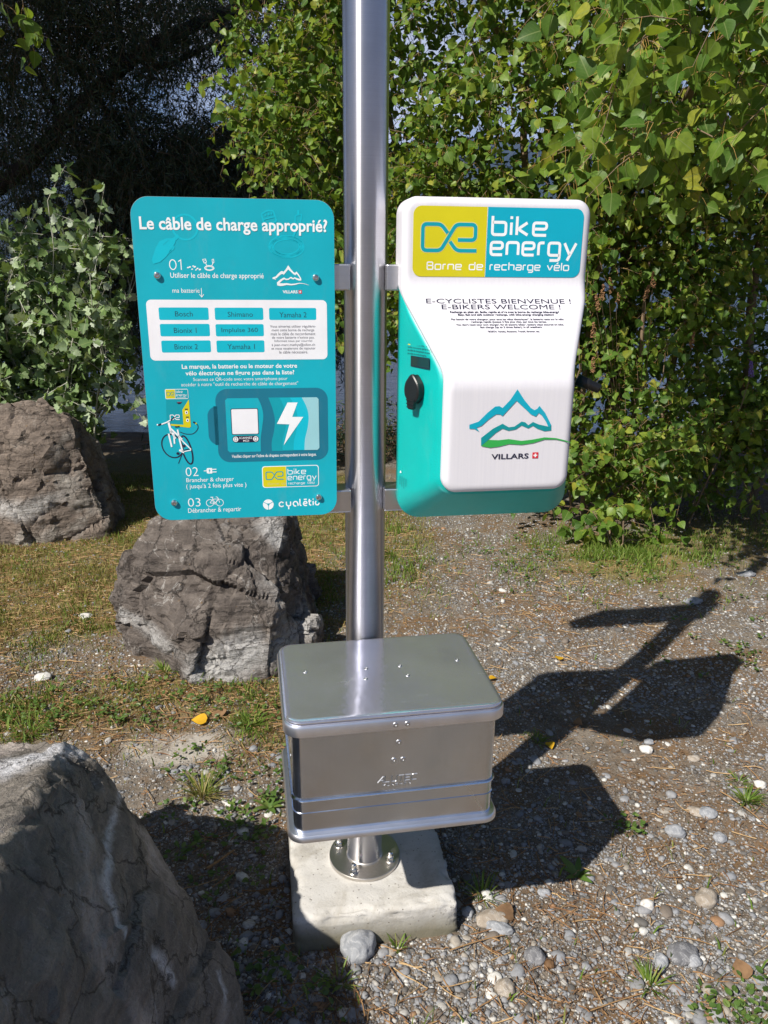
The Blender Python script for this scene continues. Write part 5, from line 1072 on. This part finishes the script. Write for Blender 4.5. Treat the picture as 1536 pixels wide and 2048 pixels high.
for q in ((405, 1592, 90, .085, .095, YB, 'yellow green grass tuft on gravel behind the nearest boulder'), (1495, 1600, 70, .055, .065, GB, 'spiky green grass tuft at the right edge on open gravel'), (1478, 1562, 25, .03, .05, GB, 'small thin grass tuft above the spiky one at the right'), (965, 1795, 34, .065, .075, GB, 'grass tuft growing at the right side of the concrete block'), (1075, 1478, 40, .04, .06, GB, 'grass tuft inside the shadow of the pole'), (330, 1345, 60, .05, .09, GB, 'grass tuft at the foot of the middle boulder'), (500, 1450, 80, .05, .10, GB, 'grass tuft left of the storage box lid'), (1300, 1970, 40, .05, .06, GB, 'grass tuft near the bottom edge at right'), (60, 1465, 60, .045, .09, GB, 'grass tuft behind the top of the nearest boulder'), (795, 1900, 16, .05, .04, GB, 'few green blades right of the rounded grey stone'), (675, 1968, 24, .05, .06, GB, 'grass tuft in the nearest boulder shadow at the bottom')): tuft(*q)
def plantain(px, py, label):
    p = gp(px, py); tb = TB(); n = 7; a = np.arange(n) * 2.4 + .4
    add_leaves(tb, leaf_tpl([(.10, .15), (.16, .45), (.10, .8)], [.35, .7], .1, .35), np.zeros((n, 3)), np.stack([np.cos(a), np.sin(a), .75 + 0 * a], 1), np.tile(np.array([0, 0, 1.0]), (n, 1)) + rng.normal(size=(n, 3)) * .2, .038 + .03 * rng.random(n))
    o = tb.build('weed_plant', [M['weed_leaf']]); o.location = (p.x, p.y, float(gh(p.x, p.y))); tag(o, label, 'weed')
plantain(1155, 1752, 'broad leaved green weed at the edge of the storage box shadow')
plantain(538, 1617, 'broad leaved weed left of the storage box by the block')
def fallen(px, py, s, mat, label):
    p = gp(px, py); tb = TB(); add_leaves(tb, POP, np.zeros((1, 3)), np.array([[rng.normal(), rng.normal(), .1]]), np.array([[rng.normal() * .3, -.3, 1.0]]), np.array([s])); o = tb.build('fallen_leaf', [mat]); o.location = (p.x, p.y, float(gh(p.x, p.y)) + .012); tag(o, label, 'fallen leaf', 'fallen leaves')
for q in ((413, 1444, .055, M['yellow_leaf'], 'bright yellow fallen leaf left of the storage box'), (1118, 1322, .04, M['yellow_leaf'], 'yellow fallen leaf behind the storage box lid at right'), (990, 1357, .035, M['yellow_leaf'], 'yellow fallen leaf by the right corner of the storage box lid'), (1098, 1484, .035, M['yellow_leaf'], 'yellow fallen leaf at the edge of the pole shadow'), (1150, 1437, .035, M['dead_leaf'], 'orange fallen leaf where the pole shadow meets the cabinet shadow'), (440, 1437, .06, M['dead_leaf'], 'brown dead leaf beside the bright yellow one'), (1400, 1645, .03, M['dead_leaf'], 'red brown dead leaf on the open gravel at right'), (1490, 1958, .05, M['dead_leaf'], 'brown dead leaf in the bottom right corner'), (1025, 1838, .05, M['dead_leaf'], 'brown dead leaf right of the concrete block')): fallen(*q)
def stick(px0, py0, px1, py1, r, label):
    a, b = gp(px0, py0), gp(px1, py1); m = (a + b) / 2 + Vector((.01, .01, 0)); tb = TB(); c = Vector((a.x, a.y, 0))
    pts = [Vector((q.x, q.y, float(gh(q.x, q.y)) + .012)) - c for q in bez(a, m, b, 6)]; tube(tb, pts, [r, r, r * .9, r * .9, r * .8, r * .7, r * .5], 5)
    o = tb.build('twig', [M['straw']]); o.location = c; tag(o, label, 'twig', 'dry stalks on the ground')
for q in ((1440, 1585, 1536, 1655, .0022, 'long dry stalk at the right edge below the spiky grass tuft'), (900, 1910, 1010, 1880, .0017, 'dry stalk lying right of the rounded grey stone'), (1180, 2030, 1300, 1990, .0017, 'dry stalk near the bottom edge at right'), (1350, 1878, 1430, 1895, .0015, 'short dry stalk above the dark flat stone'), (1135, 1585, 1230, 1572, .0015, 'thin stalk across the storage box shadow'), (415, 1745, 470, 1708, .004, 'brown stick in the shade between the nearest boulder and the block')): stick(*q)

# ------------------------------------------------------------------ trees and shrubs
LEAFM = lambda a: [M[a], M['twig_bark'], M['petiole']]
def limb(name, parent, lines, mat, n=7):
    tb = TB()
    for pts, r0, r1 in lines:
        k = len(pts); tube(tb, pts, [r0 + (r1 - r0) * i / (k - 1) for i in range(k)], n)
    return tb.build(name, [mat], parent)
def wob(a, b, n, amp, seed):
    a, b = Vector(a), Vector(b); out = []
    for i in range(n + 1):
        t = i / n; q = a.lerp(b, t); s = math.sin(math.pi * t)
        out.append(q + Vector((mnoise.noise(Vector((t * 3, seed, 0))), mnoise.noise(Vector((t * 3, seed, 5))), 0)) * amp * (.3 + s))
    return out
# --- black poplar on the right
bx_, by_ = 1.5, 5.3
poplar = thing('poplar_tree', 'big leafy poplar with glossy green leaves filling the right side behind the charging station', 'tree', (bx_, by_, float(gh(bx_, by_))))
def loc(P, root): return np.asarray(P) - np.array(root.location[:])
stems = []
for i, (x0, y0, x1, y1, z1, r) in enumerate(((1.5, 5.3, 1.7, 5.2, 5.0, .07), (1.1, 5.1, .7, 5.2, 4.2, .035), (1.35, 4.9, 1.25, 4.85, 3.6, .020), (1.75, 4.95, 1.95, 4.9, 3.4, .022), (2.2, 5.1, 2.7, 5.0, 4.2, .035), (.6, 5.2, -.3, 5.5, 3.8, .03), (1.55, 4.85, 1.62, 4.8, 2.4, .014), (2.6, 5.3, 3.3, 5.0, 4.0, .03), (.85, 4.95, .95, 4.95, 2.2, .012), (1.2, 4.75, 1.1, 4.6, 1.3, .008), (1.45, 4.7, 1.6, 4.5, 1.1, .008))):
    stems.append((loc([tuple(q) for q in wob((x0, y0, -.1), (x1, y1, z1), 9, .16, i * 3.1)], poplar), r, r * .35))
stems.append((loc([tuple(q) for q in wob((1.7, 5.2, 2.2), (1.2, 2.7, 2.9), 8, .15, 40)], poplar), .03, .008)); stems.append((loc([tuple(q) for q in wob((2.7, 5.0, 2.4), (2.2, 2.9, 2.75), 8, .15, 44)], poplar), .028, .007)); stems.append((loc([tuple(q) for q in wob((.7, 5.2, 2.6), (.3, 3.6, 3.1), 8, .12, 47)], poplar), .02, .006))
limb('trunk', poplar, stems, M['twig_bark'])
tb = TB()
def crown_pts(n):
    X = rng.uniform(-1.25, 3.9, n); Z = rng.uniform(.12, 4.1, n); dep = rng.exponential(.55, n); dep = np.minimum(dep, 2.2)
    Yf = 4.78 + .9 * (fb(X, Z, 1.5, 81) - .5) - .30 * np.clip(Z - 1.9, 0, 2) * sstep(.0, .9, X) - .45 * np.exp(-((Z - .55) / .35) ** 2 - ((X - 1.75) / .6) ** 2) + .35 * sstep(.5, -.8, X)
    wl = np.where(Z > 1.85, -.98 + .5 * np.abs(Z - 2.35) * (Z < 2.35), np.where(Z > 1.3, -.62, np.where(Z > 1.05, .0, .50))) + .35 * (fb(Z, Z * 0, 3, 83) - .5)
    d = sstep(.30, .52, fb(X * 1.0 + dep * .6, Z + dep * .4, 2.6, 85)); d = .10 + .90 * d
    d *= np.where((X > -.15) & (X < .75) & (Z > 2.15), .5, 1.0)
    d *= np.where((X > 2.05) & (X < 2.75) & (Z > .95) & (Z < 1.55) & (dep < .7), .10, 1)         # dark hollow at the right
    low = .16 + .22 * np.clip(np.abs(X - 1.75) - .25, 0, 2); low = np.where(X > 2.3, .50, low)
    k = (X > wl) & (Z > low) & (rng.random(n) < d); return np.stack([X, Yf + dep, Z], 1)[k]
P = crown_pts(15500); k = len(P)
dirs = rng.normal(size=(k, 3)) * .75 + np.array([-.05, -.65, .40]); L = rng.uniform(.16, .42, k)
LP = loc(P, poplar); third = rng.random(k)
for a0, a1, tp_, sz_ in ((0, .4, PO2, (.034, .064)), (.4, .65, PO3, (.026, .060)), (.65, .85, PO4, (.022, .050)), (.85, 1.01, POP, (.034, .066))):
    q_ = (third >= a0) & (third < a1); shoots(tb, LP[q_], dirs[q_], L[q_], 10, tp_, sz_, .60, .75, .0018, .22, .22)
# the branches that hang forward over the top right
n = 520; X = rng.uniform(.45, 2.6, n); Y = rng.uniform(2.5, 3.9, n); lo = CAM_H + Y * math.tan(R(5.5)) + .16 * (fb(X, Y, 2, 91) - .2); Z = lo + .06 + rng.random(n) ** 1.3 * 1.0
kk = (X > .30 + .14 * Y) & (X < .56 * Y + .3); P = np.stack([X, Y, Z], 1)[kk]; k = len(P)
shoots(tb, loc(P, poplar), rng.normal(size=(k, 3)) * .6 + np.array([-.5, -.6, -.05]), rng.uniform(.16, .34, k), 9, POP, (.044, .074), .6, .8, .0019, .32, .40)
tb.build('crown', LEAFM('poplar_leaf'), poplar)

# --- willow over the lake shore, left
willow = thing('willow_tree', 'dark shaded willow with narrow leaves and leaning limbs, upper left', 'tree', (-5.4, 9.3, -.1))
def A3(px, py, Y): return tuple(at(px, py, Y))
wl_lines = [([A3(-260, 520, 9.2), A3(-60, 420, 9.2), A3(60, 325, 9.2), A3(130, 245, 9.2), A3(205, 165, 9.2), A3(300, 92, 9.2), A3(400, 45, 9.3), A3(520, 5, 9.4), A3(640, -60, 9.6)], .095, .05),
            ([A3(60, 325, 9.2), A3(20, 335, 9.3), A3(-60, 300, 9.6)], .04, .02), ([A3(250, 130, 9.2), A3(240, 60, 9.3), A3(232, -40, 9.4)], .03, .02), ([A3(290, 135, 9.6), A3(340, 130, 9.6), A3(420, 90, 9.8), A3(480, 100, 9.9), A3(560, 130, 10.2)], .035, .02), ([A3(120, 260, 9.2), A3(110, 210, 9.3), A3(70, 140, 9.5), A3(40, 40, 9.7)], .03, .015),
            ([(-5.4, 9.3, -.3), A3(-330, 560, 9.2), A3(-200, 480, 9.2)], .24, .12), ([A3(180, 190, 9.2), A3(330, 330, 9.6), A3(480, 420, 10)], .03, .015)]
limb('trunk', willow, [(loc(l, willow), a, b) for l, a, b in wl_lines], M['willow_bark'], 10)
tb = TB(); n = 31000
px = rng.uniform(-160, 720, n); py = rng.uniform(-160, 690, n); Yw = rng.uniform(8.5, 12.2, n)
dn_ = .20 + 1.05 * sstep(.44, .58, fb(px / 100, py / 100, .9, 101)); dn_ *= np.where(py < 190, .5, 1.0) * np.where((px < 190) & (py > 150) & (py < 400), .42, 1.0)
dn_ = np.where((px > 150) & (py > 240), 1.3, dn_); dn_ *= np.where(py > 600, .55, 1) * np.where((px > 330) & (py < 620) & (py > 250), 1.3, 1)
kk = rng.random(n) < dn_; P = np.array([A3(a, b, c) for a, b, c in zip(px[kk], py[kk], Yw[kk])]); k = len(P)
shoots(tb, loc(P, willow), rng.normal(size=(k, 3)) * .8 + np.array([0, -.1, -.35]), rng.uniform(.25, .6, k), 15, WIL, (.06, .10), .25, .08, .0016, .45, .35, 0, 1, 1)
# the upper crown that keeps the inside in shade
n = 3600; th = rng.random(n) * 6.283; rr = np.sqrt(rng.random(n)); X = -5.6 + np.cos(th) * rr * 4.6; Y = 8.0 + np.sin(th) * rr * 3.2; Z = 6.1 + 1.8 * np.sqrt(1 - rr ** 2) * rng.uniform(.3, 1, n)
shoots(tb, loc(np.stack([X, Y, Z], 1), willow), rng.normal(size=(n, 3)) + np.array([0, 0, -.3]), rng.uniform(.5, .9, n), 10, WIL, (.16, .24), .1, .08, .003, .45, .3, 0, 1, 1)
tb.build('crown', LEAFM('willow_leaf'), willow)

# --- silvery poplar shrub at the left
silver = thing('silver_shrub', 'bushy shrub with silvery lobed leaves and whitish stems in front of the lake', 'shrub', (-2.5, 5.3, float(gh(-2.5, 5.3))))
lines = []; tips = []
for i in range(60):
    a = Vector((-2.55 + rng.uniform(-.5, .5), 5.35 + rng.uniform(-.2, .3), .0)); t = Vector((rng.uniform(-3.5, -1.62), rng.uniform(4.75, 5.6), rng.uniform(.7, 2.05)))
    if t.x > -2.0 and t.z > 1.95: t.z -= .2
    pts = wob(a, t, 7, .12, 200 + i); lines.append((loc([tuple(q) for q in pts], silver), .008, .0022))
    for s in np.linspace(.35, 1, 9): tips.append((tuple(pts[min(7, int(s * 7))]), tuple((t - a).normalized()), s))
limb('stems', silver, lines, M['white_stem'], 5)
tb = TB(); k = len(tips); P = np.array([t[0] for t in tips]); D = np.array([t[1] for t in tips])
shoots(tb, loc(P, silver), D * .5 + rng.normal(size=(k, 3)) * .55 + np.array([0, -.25, .1]), rng.uniform(.16, .38, k), 8, SIL, (.042, .086), .5, .6, .0024, .08, .15)
n = 330; P = np.stack([rng.uniform(-3.4, -1.75, n), rng.uniform(5.0, 5.7, n), rng.uniform(.62, 1.75, n)], 1)
shoots(tb, loc(P, silver), rng.normal(size=(n, 3)) + np.array([0, -.5, .3]), rng.uniform(.2, .36, n), 8, SIL, (.040, .080), .5, .6, .0022, .1, .2)
tb.build('crown', [M['silver_leaf'], M['white_stem'], M['white_stem']], silver)

# --- tall tree outside the picture on the left: shades the shore, one leafy branch enters the top left corner
lt = thing('poplar_tree', 'poplar whose branch tip hangs yellow green leaves into the top left corner', 'tree', (-7.2, 3.9, float(gh(-7.2, 3.9))))
limb('trunk', lt, [(loc([tuple(q) for q in wob((-7.2, 3.9, -.2), (-6.0, 4.0, 7.5), 10, .3, 300)], lt), .22, .08), (loc([tuple(q) for q in wob((-6.5, 4.0, 4.2), (-2.05, 4.1, 2.95), 8, .3, 303)], lt), .05, .012)] + [(loc([tuple(q) for q in wob((-6.4, 4.0, 4.5 + i * .4), (-6 + 2.4 * math.cos(i * 1.3), 4.2 + 2.2 * math.sin(i * 1.3), 6 + .3 * (i % 4)), 6, .2, 310 + i)], lt), .06, .02) for i in range(8)], M['twig_bark'], 9)
tb = TB(); n = 1500; q = nrm(rng.normal(size=(n, 3))) * (rng.random((n, 1)) ** .33) * np.array([[2.6, 2.5, 1.9]]) + np.array([[-5.8, 4.7, 6.6]])
shoots(tb, loc(q, lt), rng.normal(size=(n, 3)) + np.array([0, 0, -.1]), rng.uniform(.4, .7, n), 9, POP, (.11, .17), .3, .5, .003, .3, .5)
n = 42; q = np.stack([rng.uniform(-2.6, -1.68, n), rng.uniform(3.9, 4.4, n), rng.uniform(2.66, 3.1, n)], 1)
q = q[(q[:, 2] > 2.62 + .42 * np.clip(q[:, 0] + 2.0, 0, 1))]; n = len(q)
shoots(tb, loc(q, lt), rng.normal(size=(n, 3)) * .6 + np.array([.3, -.2, -.1]), rng.uniform(.15, .3, n), 9, POP, (.05, .085), .4, .7, .0016, .4, .6)
tb.build('crown', LEAFM('poplar_leaf'), lt)

# --- shore bushes: the dark undergrowth behind the boards
def bush(name, label, cx, cy, w, d, h, n, tpl, size, mat, zmin=.05):
    b = thing(name, label, 'bush', (cx, cy, float(gh(cx, cy)))); tb = TB(); X = (rng.random(n) - .5) * 2; Yq = (rng.random(n) - .5) * 2; Z = rng.random(n)
    k = (X ** 2 + Yq ** 2 + (Z * .9) ** 2) < 1; P = np.stack([X[k] * w, Yq[k] * d, Z[k] * h + zmin], 1); m = len(P)
    limb('stems', b, [([(rng.uniform(-w, w) * .5, rng.uniform(-d, d) * .4, -.1), tuple(P[i] * .6 + np.array([0, 0, .02])), tuple(P[i])], .008, .003) for i in range(0, m, max(1, m // 14))], M['twig_bark'], 5)
    shoots(tb, P, rng.normal(size=(m, 3)) + np.array([0, -.2, .35]), rng.uniform(.14, .3, m), 9, tpl, size, .4, .4, .0016, .2, .3); tb.build('crown', LEAFM(mat), b)
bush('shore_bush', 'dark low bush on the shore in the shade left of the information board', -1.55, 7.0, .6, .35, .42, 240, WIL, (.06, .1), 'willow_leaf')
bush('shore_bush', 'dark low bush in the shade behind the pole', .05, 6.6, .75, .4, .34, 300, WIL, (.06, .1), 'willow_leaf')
bush('poplar_sapling', 'low poplar sapling with big bright leaves at the foot of the poplar', 1.32, 4.22, .17, .12, .26, 26, POP, (.05, .078), 'poplar_leaf')

# --- butterfly bush inside the poplar: brown seed heads and a purple spike
bud = thing('butterfly_bush', 'butterfly bush with brown dry seed heads and one purple flower spike among the poplar leaves', 'shrub', (1.7, 4.6, float(gh(1.7, 4.6))))
tb = TB(); heads = [(1195, 605, 4.35), (1187, 660, 4.35), (1205, 585, 4.4), (1222, 570, 4.4), (1306, 560, 4.3), (1294, 585, 4.3), (1385, 680, 4.35), (1186, 730, 4.3), (1238, 592, 4.5)]
tops = []
for x, y, Y in heads: q = at(x, y, Y); tops.append(q); tube(tb, [tuple(v - bud.location) for v in wob((1.7, 5.0, 0), q - Vector((0, 0, .05)), 6, .06, x * .01)], [.0025, .0025, .002, .002, .002, .0015, .0015], 5)
fl = at(1502, 738, 4.35); tube(tb, [tuple(v - bud.location) for v in wob((1.9, 4.6, 0), fl - Vector((0, 0, .05)), 6, .06, 9)], [.006, .005, .005, .004, .003, .003, .002], 5)
tb.build('stems', [M['twig_bark']], bud)
def spike(name, q, L, r, mat, n):
    t2 = TB(); V0, T0 = ico(1); 
    for i in range(n):
        t = rng.random(); a = rng.random() * 6.283; rr = r * (1 - .6 * t) * (.5 + .5 * rng.random()); t2.add(V0 * r * (.16 + .14 * rng.random()) + np.array([math.cos(a) * rr, math.sin(a) * rr, (t - .5) * L]), T0)
    o = t2.build(name, [mat], bud); o.location = q - bud.location; o.rotation_euler = (rng.uniform(-.3, .3), rng.uniform(-.3, .3), 0)
for q in tops: spike('seed_head', q, .085, .016, M['brown_seed'], 70)
spike('flower_spike', fl, .085, .016, M['purple_flower'], 80)

# ------------------------------------------------------------------ the air over the lake
V, Fc = box_vf(-9000, 9000, -9000, 9000, -40, 1150)
hz = mesh_obj('haze', V, Fc, [], None); tag(hz, kind='stuff')
hm = bpy.data.materials.new('haze'); hm.use_nodes = True; hn = hm.node_tree.nodes; hn.remove(hn['Principled BSDF'])
pv = hn.new('ShaderNodeVolumePrincipled'); pv.inputs['Color'].default_value = (.13, .33, 1.0, 1); pv.inputs['Density'].default_value = 0.5e-4; pv.inputs['Anisotropy'].default_value = .0
hm.node_tree.links.new(pv.outputs[0], hn['Material Output'].inputs['Volume']); hz.data.materials.append(hm)
